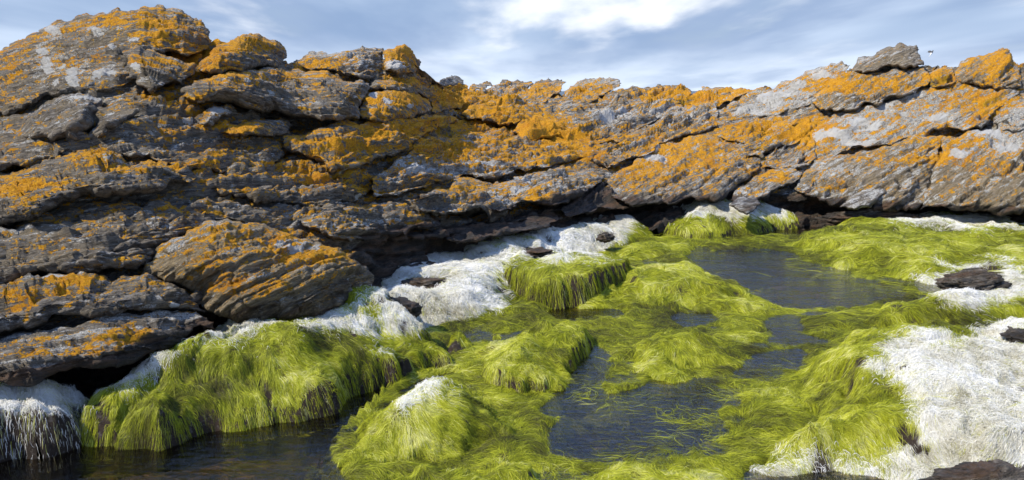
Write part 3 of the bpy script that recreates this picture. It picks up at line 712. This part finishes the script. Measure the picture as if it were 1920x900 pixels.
# ================================================================= SEAWEED
WHITE = [
 [(655,470),(740,460),(860,463),(940,453),(985,443),(1000,422),(1050,402),(1090,390),(1150,384),(1190,392),(1172,440),(1140,455),(1140,470),(1110,480),(1060,478),(1000,480),(945,492),(930,515),(950,540),(945,565),(900,590),(840,610),(770,626),(740,636),(700,600),(690,540)],
 [(600,588),(700,588),(775,600),(792,625),(760,636),(640,622),(570,618)],
 [(-80,720),(100,722),(190,712),(300,662),(400,620),(430,596),(495,590),(488,612),(420,634),(340,664),(245,700),(200,722),(170,745),(165,800),(150,890),(-80,900)],
 [(748,734),(785,712),(850,696),(858,699),(835,708),(790,724),(752,739)],
 [(1205,408),(1250,380),(1320,374),(1400,376),(1550,372),(1548,390),(1440,402),(1340,402),(1240,402)],
 [(1660,412),(1720,398),(1800,400),(2240,400),(2240,426),(1860,426),(1800,428),(1700,418)],
 [(1715,534),(1750,512),(1880,490),(1930,540),(1930,562),(1850,566),(1780,556),(1730,546)],
 [(1655,655),(1720,635),(1800,640),(1860,612),(2240,590),(2240,960),(1380,960),(1400,884),(1450,868),(1540,882),(1650,862),(1730,830),(1770,790),(1720,760),(1700,720),(1650,690)],
]
BARE = [[(750,528),(775,515),(840,518),(845,535),(800,545),(765,540)], [(975,472),(990,462),(1030,464),(1042,474),(1010,480)], [(1116,448),(1125,432),(1150,430),(1152,446),(1130,456)],
        [(1758,530),(1780,508),(1870,494),(1892,505),(1888,530),(1850,545),(1780,540)], [(1888,636),(1900,612),(2240,600),(2240,650),(1900,652)], [(1780,892),(1820,872),(1920,858),(2240,850),(2240,960),(1780,960)],
        [(915,560),(925,535),(950,530),(955,545)]]
def region(u, v, polys, soft):
    m = np.full(u.shape, -1e3)
    for P in polys: m = np.maximum(m, sd(u, v, P))
    return m / soft
def bleach(p):
    u, v = project(p)
    s = region(u, v, WHITE, 1.0)
    q = np.stack([p[:, 0], p[:, 1], np.zeros(len(p))], -1)
    scale = F / np.maximum(p[:, 1], 1)
    n = fbm(q * 3.0, 5, 0.65) * 0.075 * scale
    return (s + n) / (0.045 * scale), np.maximum(region(u, v, BARE, 1.0) / (0.012 * scale) + fbm(q * 7, 3) * 1.2, (fbm(q * 5.5 + 30, 4, 0.6) - 0.52) * 9)

def strands(name, hf, footprint, n, length, width, mat, parent, want, seed, lift=0.012, curl=0.5, flow=1.0, hang=True, shade0=0.5, swirl=0.8, seg=6, floor=0.006, origin=None):
    """grow ribbons that creep downhill over a surface and hang from its rim"""
    rg = np.random.default_rng(seed)
    x, y = footprint(rg, n)
    z, gx, gy, ins = hf(x, y)
    p = np.stack([x, y, z], -1)
    bw, br = bleach(p)
    keep = ins & (br < 0.2 + rg.normal(size=len(x)) * 0.5)
    r = rg.random(len(x))
    wprob = 1 / (1 + np.exp(-np.clip(bw * 2.8, -20, 20)))
    keep &= (r < wprob) if want == 'white' else (r >= wprob * 0.93)
    if want == 'green':       # thin places where the rock shows
        th_ = fbm(np.stack([x, y, x * 0], -1) * 5 + 9, 3)
        th2 = perlin(np.stack([x * 11, y * 11, x * 0 + 9], -1))
        keep &= (th_ > -0.42 + 0.15 * rg.normal(size=len(x))) & (th2 > -0.48 + 0.1 * rg.normal(size=len(x)))
    gm0 = np.hypot(gx, gy)
    keep &= rg.random(len(x)) > sstep(gm0, 0.9, 1.8) * (0.93 if want == 'white' else 0.55)
    x, y, z, gx, gy, wprob = (a[keep] for a in (x, y, z, gx, gy, wprob))
    m = len(x)
    if m < 500: return None
    clump = perlin(np.stack([x * 14, y * 14, x * 0 + 8], -1))
    L = length * rg.uniform(0.4, 1.3, m) * np.clip(1 + 0.9 * clump, 0.35, 1.9) * np.clip(y / 4.5, 0.8, 1.6); ds = L / seg
    ang0 = perlin(np.stack([x * 1.6, y * 1.6, np.full(m, 3.0 + seed * 0)], -1)) * 2.2 * math.pi
    dirx, diry = np.cos(ang0), np.sin(ang0)
    lf = np.abs(rg.normal(size=m)) * lift
    P = np.zeros((m, seg + 1, 3)); drop = np.zeros(m)
    cx, cy, cz = x.copy(), y.copy(), z + 0.003
    wob = rg.normal(size=m) * curl
    hx, hy = np.cos(ang0), np.sin(ang0)
    phase = rg.uniform(0, 6.28, m)
    for k in range(seg + 1):
        t = k / seg
        arch = lf * (4 * t * (1 - t) * 0.8 + 0.35)
        P[:, k] = np.stack([cx, cy, np.maximum(cz + arch, floor)], -1)
        zz, gx, gy, ins = hf(cx, cy)
        gm = np.hypot(gx, gy) + 1e-6
        wg = np.clip((gm - 0.08) * 1.7, 0, 1) * flow
        a = perlin(np.stack([cx * 2.3 + 5, cy * 2.3, np.full(m, 1.7)], -1)) * swirl * 2 + wob * (1 + 0.4 * math.sin(k * 2.1)) + np.sin(phase + k * 1.3) * curl * 0.7
        tx = -gx / gm * wg + np.cos(ang0 + a) * (1 - wg * 0.85) ; ty = -gy / gm * wg + np.sin(ang0 + a) * (1 - wg * 0.85)
        ca, sa = np.cos(a * 0.5), np.sin(a * 0.5)
        tx, ty = tx * ca - ty * sa, tx * sa + ty * ca
        hx = hx * 0.45 + tx * 0.55; hy = hy * 0.45 + ty * 0.55
        hm = np.hypot(hx, hy) + 1e-6; hx, hy = hx / hm, hy / hm
        nx_, ny_ = cx + hx * ds, cy + hy * ds
        nz, _, _, nin = hf(nx_, ny_)
        dz = nz - cz
        # steep drop: leave the surface and hang
        steep = (dz < -1.1 * ds) | (~nin)
        f_ = np.where(steep, 0.28, 1 / np.sqrt(1 + (dz / ds) ** 2))
        cx = cx + hx * ds * f_ + np.where(steep, rg.normal(size=m) * 0.12 * ds, 0)
        cy = cy + hy * ds * f_ + np.where(steep, rg.normal(size=m) * 0.08 * ds, 0)
        tgt, _, _, tin = hf(cx, cy)
        cz = np.where(steep, cz - ds * 0.93, np.where(tin, tgt + 0.003, cz - ds))
        cz = np.maximum(np.maximum(cz, floor - 0.02), np.where(tin, tgt, -9))
    # ribbon
    T = np.gradient(P, axis=1); T /= np.linalg.norm(T, axis=2)[:, :, None] + 1e-9
    view = np.array([0, -0.45, 0.88]) + rg.normal(size=(m, 1, 3)) * 0.30
    S = np.cross(T, np.broadcast_to(view, T.shape)); S /= np.linalg.norm(S, axis=2)[:, :, None] + 1e-9
    prof = np.interp(np.linspace(0, 1, seg + 1), [0, 0.15, 0.7, 1], [0.6, 1, 0.85, 0.15])
    w_ = width * rg.uniform(0.6, 1.4, m) * np.clip(y / 4.0, 0.8, 2.2)
    off = S * (w_[:, None] * prof[None])[:, :, None] * 0.5
    V = np.stack([P - off, P + off], 2).reshape(-1, 3)      # m,(seg+1),2
    base = (np.arange(m) * (seg + 1) * 2)[:, None, None]; k2 = (np.arange(seg) * 2)[None, :, None]
    Q = (base + k2 + np.array([0, 1, 3, 2])[None, None]).reshape(-1, 4)
    lown = fbm(np.stack([x, y, x * 0 + 4], -1) * 2.4, 3)
    sh = shade0 + 0.42 * lown - 0.30 * np.clip(perlin(np.stack([x * 3.1, y * 3.1, x * 0 + 7], -1)) - 0.1, 0, 1) + 0.32 * perlin(np.stack([x * 16, y * 16, x * 0 + 1], -1)) + rg.normal(size=m) * 0.15
    if want != 'white': sh = sh + np.clip(wprob, 0, 1) * 0.45 
    shv = np.repeat(np.clip(sh, 0, 1), (seg + 1) * 2)
    return mesh_obj(name, V, Q, mat, parent, dict(shade=shv), origin if origin is not None else None)

class Mound:
    """a rounded rock shelf given by its outline; the surface is a height field"""
    def __init__(s, poly, H, wf, wb, z0=-0.08, lump=0.03, cell=0.022, back_z=0.85, seed=1, Hf=None, ws=0.45):
        rg = np.random.default_rng(seed)
        A = np.array(poly, float)
        pts = []
        for (u, v) in A:
            # is this vertex on the upper or the lower side of the outline?
            P = [tuple(q) for q in A]
            col = np.full(60, u) ; vs = np.linspace(A[:, 1].min() - 1, A[:, 1].max() + 1, 60)
            cin = vs[inside(col + 0.5 * np.sign(A[:, 0].mean() - u) + 1e-3, vs, P)]
            if len(cin) < 2: kz = 0.4
            else: kz = float(np.clip((cin.max() - v) / (cin.max() - cin.min() + 1e-6), 0, 1))
            pts.append(at_height(u, v, H * back_z * kz)[:2])
        s.P = roughen(pts, 0.10, 3, rg); s.H = H
        B = np.array(s.P); s.lo = B.min(0) - cell * 3; s.hi = B.max(0) + cell * 3
        cell = cell * float(np.clip(B[:, 1].mean() / 4.0, 0.8, 1.8))
        s.xs = np.arange(s.lo[0], s.hi[0], cell); s.ys = np.arange(s.lo[1], s.hi[1], cell)
        xx, yy = np.meshgrid(s.xs, s.ys); s.cell = cell
        d = sd(xx, yy, s.P)
        dn = fbm(np.stack([xx.ravel(), yy.ravel(), xx.ravel() * 0 + seed], -1) * 3.2, 4, 0.6).reshape(xx.shape) * 0.075
        d0_ = d; d = d + dn
        P = s.P; ar = sum(P[i][0] * P[(i + 1) % len(P)][1] - P[(i + 1) % len(P)][0] * P[i][1] for i in range(len(P)))
        fe, be = [], []
        for i in range(len(P)):
            a, b = P[i], P[(i + 1) % len(P)]
            ny = -(b[0] - a[0]) * (1 if ar > 0 else -1); nx = (b[1] - a[1]) * (1 if ar > 0 else -1)
            L = math.hypot(nx, ny) + 1e-9
            (fe if (ny / L < 0.25) else be).append((a, b))
        def dome(x): x = np.clip(x, 0, 1); return np.sqrt(1 - (1 - x) ** 2)
        df = seg_dist(xx, yy, *zip(*fe)) if fe else d; db = seg_dist(xx, yy, *zip(*be)) if be else d
        df = np.where(d0_ > 0, df, d0_); db = np.where(d0_ > 0, db, d0_)
        q = np.stack([xx.ravel(), yy.ravel(), xx.ravel() * 0], -1)
        wn = 1 + 0.5 * perlin(q * 2.5 + 3).reshape(xx.shape)
        g = dome((df + dn) / (wf * wn)) * dome((db + dn) / wb)
        ter = sstep(fbm(q * 1.7 + seed * 5.3, 4, 0.55).reshape(xx.shape), -0.10, 0.06) - 0.5
        ln = (fbm(q * 2.2 + seed * 3.1, 3).reshape(xx.shape) + 0.45 * fbm(q * 7 + seed, 3).reshape(xx.shape))
        fine = fbm(q * 18, 3).reshape(xx.shape)
        Hf = H * 0.45 if Hf is None else Hf
        hh = Hf + (H - Hf) * sstep(df + dn, 0.0, ws)
        Z = z0 + (hh - z0) * g + (lump * ln + lump * 1.1 * ter + 0.006 * fine) * np.clip(g * 1.6, 0, 1)
        Z = np.where(d > 0, Z, z0 - 0.1)
        s.Z = Z; s.d = d; s.xx, s.yy = xx, yy
        sm = Z.copy()
        for _ in range(3):
            sm[1:-1, 1:-1] = (sm[1:-1, 1:-1] * 2 + sm[:-2, 1:-1] + sm[2:, 1:-1] + sm[1:-1, :-2] + sm[1:-1, 2:]) / 6
        s.gy, s.gx = np.gradient(sm, cell)
        s.mask = d > -cell * 1.5
    def bil(s, G, x, y):
        fx = np.clip((x - s.xs[0]) / s.cell, 0, len(s.xs) - 1.001); fy = np.clip((y - s.ys[0]) / s.cell, 0, len(s.ys) - 1.001)
        i, j = fx.astype(int), fy.astype(int); a, b = fx - i, fy - j
        return G[j, i] * (1 - a) * (1 - b) + G[j, i + 1] * a * (1 - b) + G[j + 1, i] * (1 - a) * b + G[j + 1, i + 1] * a * b
    def hf(s, x, y):
        return s.bil(s.Z, x, y), s.bil(s.gx, x, y), s.bil(s.gy, x, y), s.bil(s.d, x, y) > 0
    def sample(s, rg, n):
        yy = s.yy.ravel()
        ok = (s.d.ravel() > 0)
        w_ = ok * (4.0 / np.clip(yy, 2.5, 12)) ** 2.4 * (1 + 0.5 * np.clip(np.hypot(s.gx, s.gy).ravel(), 0, 2))
        w_ = w_ / w_.sum()
        i = rg.choice(len(w_), n, p=w_)
        return s.xx.ravel()[i] + rg.uniform(-.5, .5, n) * s.cell, yy[i] + rg.uniform(-.5, .5, n) * s.cell
    def area_weight(s):
        return float((s.mask * (4.0 / np.clip(s.yy, 2.5, 12)) ** 2.4).sum() * s.cell ** 2)
    def mesh(s, name, parent):
        idx, Q = grid_quads(s.mask)
        V = np.stack([s.xx[s.mask], s.yy[s.mask], s.Z[s.mask]], -1)
        if normals(V, Q)[:, 2].mean() < 0: Q = Q[:, ::-1]
        bw, br = bleach(V)
        gm = np.hypot(s.gx, s.gy)[s.mask]
        bare = np.clip(np.maximum(sstep(br, -0.2, 0.4), sstep(gm, 1.1, 2.0)), 0, 1)
        return mesh_obj(name, V, Q, M_BASE, parent, dict(bleach=sstep(bw, -0.6, 0.8), bare=bare))

DENS = 44000.0      # strands per weighted square metre
MOUNDS = [
 # name, label, outline, H, wf, wb, kwargs
 ('seaweed_mound', 'flat shelf smothered in white bleached seaweed at foot of the outcrop',
  [(640,452),(760,448),(900,448),(985,430),(1040,398),(1110,382),(1180,382),(1215,400),(1240,428),(1200,452),(1130,480),(1040,500),(985,560),(1000,580),(960,600),(880,612),(800,625),(760,632),(700,640),(640,640),(600,610),(650,560),(660,510)], .17, .5, .2, dict(lump=.035)),
 ('seaweed_mound', 'seaweed ledge with thick yellow green fringe hanging from the white shelf edge',
  [(925,515),(960,488),(1040,474),(1120,468),(1165,478),(1170,510),(1155,552),(1090,575),(1030,580),(965,572)], .25, .07, .3, dict(lump=.02, Hf=.22)),
 ('seaweed_mound', 'green seaweed ledge with white top, under the diamond shaped boulder',
  [(1205,400),(1260,380),(1340,374),(1450,374),(1545,374),(1560,388),(1555,410),(1480,430),(1430,440),(1350,448),(1290,450),(1240,440),(1215,425)], .32, .12, .15, dict(lump=.03, Hf=.08, ws=.6, back_z=.8)),
 ('seaweed_mound', 'wide flat green seaweed bank along the back right of the pool',
  [(1450,452),(1500,430),(1560,415),(1620,410),(1700,398),(1800,398),(2240,398),(2240,560),(1900,550),(1800,545),(1700,528),(1600,508),(1500,490)], .16, .9, .4, dict(lump=.035, z0=-.05)),
 ('seaweed_mound', 'small rounded green cushion behind the flat centre mound',
  [(1130,470),(1160,448),(1220,442),(1270,448),(1292,465),(1285,482),(1220,490),(1150,492)], .10, .4, .3, dict(lump=.02)),
 ('seaweed_mound', 'low flat olive green mound in the middle of the pool',
  [(1060,545),(1110,515),(1180,496),(1250,490),(1330,500),(1400,520),(1450,545),(1500,585),(1470,600),(1380,596),(1290,592),(1200,590),(1120,580),(1020,572)], .08, .5, .4, dict(lump=.045, z0=-.05)),
 ('seaweed_mound', 'bright green mound with undercut dark right edge, directly below the white shelf',
  [(870,655),(900,615),(960,590),(1030,575),(1110,578),(1170,592),(1192,612),(1190,632),(1130,650),(1075,668),(1060,700),(1078,728),(1020,742),(960,745),(905,720),(880,690)], .20, .10, .45, dict(lump=.03, Hf=.10, ws=.5)),
 ('seaweed_mound', 'smooth long haired green mound in pool centre, right of the undercut mound',
  [(1115,672),(1150,640),(1190,612),(1250,598),(1330,598),(1400,610),(1440,640),(1448,662),(1400,684),(1340,705),(1280,722),(1230,712),(1170,690)], .10, .5, .4, dict(lump=.03, z0=-.05)),
 ('seaweed_mound', 'green seaweed hummock joining the white shelf and the front fringe ledge',
  [(790,650),(800,612),(860,592),(940,590),(960,600),(910,630),(890,665),(860,685),(815,672)], .2, .2, .2, dict(lump=.03)),
 ('seaweed_mound', 'long green bank with white upper edge and dripping fringe over dark water, left of centre',
  [(150,770),(190,705),(260,676),(330,645),(400,606),(440,590),(500,602),(560,586),(640,576),(740,588),(815,618),(858,660),(850,692),(780,702),(720,735),(640,775),(560,795),(500,804),(450,816),(400,818),(350,834),(300,842),(230,846),(165,830)], .33, .09, .16, dict(lump=.045, Hf=.13, ws=.5, back_z=.55)),
 ('seaweed_mound', 'white curly bleached seaweed on a dark rock edge at the far left',
  [(-80,700),(0,700),(100,700),(180,698),(270,690),(225,765),(190,800),(165,835),(120,850),(60,862),(0,872),(-80,885)], .27, .05, .2, dict(lump=.02, Hf=.20, ws=.3)),
 ('seaweed_mound', 'large foreground green mound with small white tuft on its crown',
  [(600,860),(590,835),(620,790),(660,745),(720,712),(780,690),(850,684),(930,700),(985,740),(1020,775),(1040,815),(1030,840),(960,850),(880,862),(800,872),(700,876)], .17, .34, .5, dict(lump=.05)),
 ('seaweed_mound', 'low green mat along the bottom edge in front of the crowned mound',
  [(640,960),(650,890),(720,868),(820,862),(900,858),(980,852),(1020,870),(1060,892),(1100,960)], .07, .2, .2, dict(lump=.03, z0=-.05)),
 ('seaweed_mound', 'thin dark green mat awash at the bottom edge, between the crowned mound and right bank',
  [(1030,960),(1045,880),(1110,862),(1200,868),(1290,866),(1370,880),(1400,960)], .025, .3, .3, dict(lump=.03, z0=-.06)),
 ('seaweed_mound', 'broad yellow green mound around the black rock tip at right',
  [(1500,610),(1560,580),(1640,555),(1700,545),(1745,520),(1800,500),(1880,496),(2240,530),(2240,640),(1860,650),(1760,640),(1660,640),(1560,640)], .20, .6, .4, dict(lump=.03)),
 ('seaweed_mound', 'large right foreground bank, green slope rising into a thick white bleached mat',
  [(1455,700),(1450,650),(1485,610),(1580,600),(1680,600),(1780,605),(1860,590),(2240,570),(2240,960),(1150,960),(1190,890),(1280,862),(1370,842),(1380,800),(1440,785),(1490,765),(1480,730)], .26, .8, .4, dict(lump=.04, z0=-.05)),
]
for i, (nm, lab, poly, H, wf, wb, kw) in enumerate(MOUNDS):
    mo = Mound(poly, H, wf, wb, seed=i + 1, **kw)
    B = np.array(mo.P)
    root = empty(nm, (float(B[:, 0].mean()), float(B[:, 1].mean()), 0.0))
    tag(root, lab, 'seaweed', 'seaweed covered mounds in and around the pool')
    mo.mesh('rock_base', root)
    n = int(DENS * mo.area_weight())
    org = tuple(root.location)
    far = B[:, 1].mean() > 6.2
    strands('green_seaweed', mo.hf, mo.sample, int(n * 1.9), 0.10, 0.0014, M_GREEN, root, 'green', 50 + i, floor=-.06, lift=.006, curl=.30, swirl=1.0, shade0=.5, origin=org)
    strands('bleached_seaweed', mo.hf, mo.sample, int(n * 2.6), 0.055, 0.0015, M_WHITE, root, 'white', 90 + i, floor=-.06, lift=.007, curl=.8, swirl=1.4, flow=.7, shade0=.62, origin=org)

# carpet of weed awash between the mounds, with openings where the water is clear
OPEN = [[(1180,760),(1240,722),(1330,716),(1370,740),(1340,770),(1350,800),(1300,838),(1220,850),(1070,852),(1040,820),(1060,790),(1110,770)],
        [(1380,700),(1430,674),(1490,664),(1495,684),(1440,700),(1390,710)], [(1310,478),(1430,474),(1500,492),(1560,516),(1680,540),(1690,550),(1590,566),(1500,578),(1450,552),(1400,528),(1320,496)],
        [(-200,840),(200,842),(400,815),(560,785),(640,762),(625,800),(590,850),(640,960),(-200,960)], [(1040,770),(1064,720),(1084,690),(1120,665),(1136,680),(1110,720),(1090,760)], [(1090,562),(1130,550),(1145,570),(1100,578),(1060,580)],[(1275,592),(1330,594),(1300,602)], [(1450,604),(1490,596),(1500,610),(1470,644),(1450,636)]]
class Carpet(Mound):
    def __init__(s):
        cell = 0.024
        s.xs = np.arange(-2.6, 6.0, cell); s.ys = np.arange(2.7, 8.6, cell); s.cell = cell
        xx, yy = np.meshgrid(s.xs, s.ys); s.xx, s.yy = xx, yy
        q = np.stack([xx.ravel(), yy.ravel(), xx.ravel() * 0], -1)
        u, v = project(q)
        OUT = [(560,960),(600,840),(650,790),(720,730),(760,640),(900,560),(1000,500),(1130,430),(1210,410),(1300,420),(2240,420),(2240,960)]
        ins = sd(u, v, OUT) / (F / q[:, 1])
        op = region(u, v, OPEN, 1.0) / (F / q[:, 1])
        n1 = fbm(q * 1.9 + 4, 5, 0.6); n2 = fbm(q * 7, 3)
        z = 0.012 + 0.040 * n1 + 0.013 * n2
        z -= 0.12 * sstep(op + n1 * 0.12, -0.09, 0.08)
        z -= 0.12 * sstep(region(u, v, WHITE, 1.0) / (F / q[:, 1]), -0.02, 0.05)
        z = np.where(ins > 0, z, -0.2)
        s.Z = z.reshape(xx.shape); s.d = np.minimum(ins, 1).reshape(xx.shape); s.mask = s.d > 0
        s.d = np.where(s.Z > -0.075, s.d, -1)
        s.gy, s.gx = np.gradient(s.Z, cell)
cp_ = Carpet()
ob = cp_.mesh('seaweed_carpet', None)
_at = ob.data.attributes['bare']; _z = cp_.Z[cp_.mask]
_at.data.foreach_set('value', np.clip(0.12 + 0.88 * sstep(_z, -0.035, -0.07), 0, 1).astype(np.float32))
ob.data.attributes['bleach'].data.foreach_set('value', np.zeros(len(_z), np.float32))
tag(ob, 'olive green seaweed carpet awash between the mounds of the pool', 'seaweed', None, 'stuff')
s0 = strands('seaweed_threads', cp_.hf, cp_.sample, int(DENS * 0.9 * cp_.area_weight() * 0.6), 0.11, 0.0014, M_GREEN, None, 'any', 300, lift=.006, curl=.35, swirl=1.2, flow=.6, shade0=.34, floor=-.2)
tag(s0, 'fine green seaweed threads lying on the carpet of the pool', 'seaweed', None, 'stuff')

# drifting and sunken weed in the pool
def flat_hf(zbase):
    def hf(x, y):
        p = np.stack([x, y, x * 0], -1)
        z = zbase + 0.02 * perlin(p * 4)
        return z, perlin(p * 1.4) * 0.4, perlin(p * 1.4 + 20) * 0.4, np.ones(x.shape, bool)
    return hf
def pix_region(polys):
    def f(rg, n):
        xs, ys = [], []
        while sum(map(len, xs)) < n:
            u = rg.uniform(0, 1920, n * 2); v = rg.uniform(440, 940, n * 2)
            s = region(u, v, polys, 1.0) + rg.normal(size=len(u)) * 22
            q = at_height(u, v, 0.0); q = q[s > 0]
            nn = perlin(np.stack([q[:, 0] * 2.2, q[:, 1] * 3.2, q[:, 0] * 0], -1))
            q = q[nn > -0.15 + 0.25 * rg.normal(size=len(q))]
            xs.append(q[:, 0]); ys.append(q[:, 1])
        return np.concatenate(xs)[:n], np.concatenate(ys)[:n]
    return f
SUNK = [[(1150,560),(1300,590),(1460,600),(1470,650),(1440,700),(1300,740),(1200,720),(1100,690),(1190,620),(1100,600)], [(1500,480),(1640,500),(1800,540),(1700,580),(1600,550),(1480,520)], [(1370,780),(1500,740),(1560,700),(1600,760),(1450,860),(1380,860)], [(1240,700),(1400,680),(1500,690),(1510,760),(1430,800),(1380,850),(1300,870),(1250,830),(1330,800),(1380,760),(1300,740),(1220,750)],
        [(1080,700),(1150,690),(1230,720),(1190,760),(1110,760),(1060,745)], [(1020,850),(1200,840),(1370,850),(1370,905),(1020,905)],
        [(1300,470),(1440,460),(1560,500),(1640,560),(1560,580),(1440,560),(1330,500)], [(950,590),(1100,560),(1300,590),(1490,600),(1490,640),(1440,620)]]
s1 = strands('sunken_seaweed', flat_hf(-0.035), pix_region(SUNK), 16000, .13, .0018, M_SUNK, None, 'any', 301, lift=.012, curl=.5, swirl=1.0, flow=.6, shade0=.42, floor=-.06)
tag(s1, 'dark brown green seaweed drifting under the pool surface', 'seaweed', None, 'stuff')
FLOAT = [[(1240,720),(1400,690),(1500,700),(1500,760),(1400,800),(1360,850),(1300,860)], [(1020,870),(1200,855),(1380,860),(1380,905),(1020,905)], [(1490,480),(1600,490),(1700,510),(1800,540),(1700,560),(1600,520)], [(1090,705),(1200,700),(1190,740),(1100,745)]]
s2 = strands('floating_seaweed', flat_hf(0.0), pix_region(FLOAT), 3500, .12, .0018, M_GREEN, None, 'any', 302, lift=.006, curl=.5, swirl=1.0, flow=.5, shade0=.22, floor=.001)
tag(s2, 'loose green seaweed threads floating on the pool surface', 'seaweed', None, 'stuff')

# ================================================================= SMALL THINGS
def lump_rock(name, label, u, v, h, rx, ry, rz, dark=True):
    c = at_height(u, v, h)
    n = 60
    th = np.linspace(0, 2 * math.pi, 2 * n, endpoint=False); ph = np.linspace(-math.pi / 2, math.pi / 2, n)
    T_, Ph = np.meshgrid(th, ph)
    d = np.stack([np.cos(Ph) * np.cos(T_), np.cos(Ph) * np.sin(T_), np.sin(Ph)], -1).reshape(-1, 3)
    r = 1 + 0.35 * fbm(d * 1.6 + u * .1, 4) + 0.10 * np.abs(fbm(d * np.array([4, 4, 14]) + u, 3))
    V = d * np.array([rx, ry, rz]) * r[:, None]; V[:, 2] = np.where(V[:, 2] > 0, V[:, 2] * (0.8 + .2 * np.cos(V[:, 0] / rx * 2)), V[:, 2])
    V = V + c
    V = V + d * (strata_disp(V, 12, 0.5, 2.0, 0.6) * min(1, rz / .05))[:, None]
    idx = np.arange(n * 2 * n).reshape(n, 2 * n)
    Q = np.stack([idx[:-1], np.roll(idx, -1, 1)[:-1], np.roll(idx, -1, 1)[1:], idx[1:]], -1).reshape(-1, 4)
    o = mesh_obj(name, V, Q, M_ROCK, None, dict(strata=strata_co(V, 10, 1), cover=np.tile([-1.0, -.5, .55], (len(V), 1)), tone=np.zeros(len(V))), (c[0], c[1], c[2] - rz * .5))
    return tag(o, label, 'rock', 'dark rocks poking through the seaweed')
lump_rock('dark_rock', 'black jagged rock tip ringed by white seaweed at right', 1828, 530, .20, .25, .12, .085)
lump_rock('dark_rock', 'flat dark rock showing through middle of the white shelf', 798, 532, .175, .15, .10, .035)
lump_rock('dark_rock', 'small brown rock lump at back of white shelf', 1010, 472, .18, .13, .09, .035)
lump_rock('dark_rock', 'black stone in the notch right of the white shelf', 1135, 445, .17, .08, .08, .05)
lump_rock('dark_rock', 'black rock corner at bottom right of the picture', 1880, 905, .27, .22, .12, .05)
lump_rock('dark_rock', 'black rock at right edge above the thick white mat', 1925, 635, .27, .10, .14, .05)
lump_rock('dark_rock', 'reddish submerged stone at far side of pool', 1640, 492, .0, .10, .08, .03)
lump_rock('dark_rock', 'low brown rock rim beside the bank at back right', 1640, 408, .16, .55, .12, .09)

# bird on the wing above the ridge
def bird():
    c = at_depth(1747, 99, 42.0)
    root = empty('flying_bird', tuple(c)); tag(root, 'small dark and white bird flying above the right skyline', 'bird')
    mb, t = new_mat('bird_feathers')
    P = t.node('ShaderNodeTexCoord').outputs['Object']; sp_ = t.node('ShaderNodeSeparateXYZ'); t.link(P, sp_.inputs[0])
    c_ = t.mix(t.step(sp_.outputs[2], -0.02, 0.02), (0.7, 0.7, 0.68), (0.05, 0.05, 0.055))
    s = t.node('ShaderNodeBsdfPrincipled'); t.link(c_, s.inputs[0]); s.inputs['Roughness'].default_value = .7; finish(t, s.outputs[0])
    n = 16; rings = [(-.20, .004), (-.15, .02), (-.08, .045), (0, .055), (.07, .045), (.11, .03), (.14, .032), (.165, .022), (.19, .004)]
    V, Q = [], []
    for x, r in rings:
        for k in range(n):
            a = 2 * math.pi * k / n; V.append((x, r * math.cos(a), r * .9 * math.sin(a) + (.01 if x > .1 else 0)))
    for i in range(len(rings) - 1):
        for k in range(n): Q.append((i * n + k, i * n + (k + 1) % n, (i + 1) * n + (k + 1) % n, (i + 1) * n + k))
    V = np.array(V); a = R(60); ca, sa = math.cos(a), math.sin(a)
    def rot(V): return np.stack([V[:, 0] * ca - V[:, 2] * sa * .8, V[:, 1] + V[:, 0] * .2, V[:, 0] * sa * .8 + V[:, 2] * ca], -1)
    mesh_obj('body', rot(V) + c, np.array(Q), mb, root, None, c)
    for sgn in (1, -1):
        pts = [(.09, .03, .02), (.11, .13, .09), (.07, .24, .13), (-.02, .36, .10), (-.03, .24, .10), (-.04, .13, .06), (-.06, .03, .015)]
        up = np.array([(x, sgn * y, z) for x, y, z in pts]); dn = up - np.array([0, 0, .008])
        V = np.concatenate([up, dn]); Q = [(0, 1, 5, 6), (1, 2, 4, 5), (2, 3, 3, 4), (7, 8, 12, 13), (8, 9, 11, 12)]
        Q = [(0, 1, 5, 6), (1, 2, 4, 5), (7, 13, 12, 8), (8, 12, 11, 9)]
        for i in range(7):
            j = (i + 1) % 7; Q.append((i, j, j + 7, i + 7))
        V = np.concatenate([V]); me = mesh_obj('wing', rot(V) + c, np.array(Q), mb, root, None, c, smooth=False)
    pts = [(-.17, .01, 0), (-.30, .06, 0), (-.26, 0, 0), (-.30, -.06, 0), (-.17, -.01, 0)]
    up = np.array(pts); V = np.concatenate([up, up - np.array([0, 0, .006])])
    Q = [(0, 1, 2, 4), (2, 3, 4, 0), (5, 9, 7, 6), (7, 5, 9, 8)] + [(i, (i + 1) % 5, (i + 1) % 5 + 5, i + 5) for i in range(5)]
    mesh_obj('tail', rot(V) + c, np.array(Q[:1] + Q[2:3] + Q[4:]), mb, root, None, c, smooth=False)
bird()
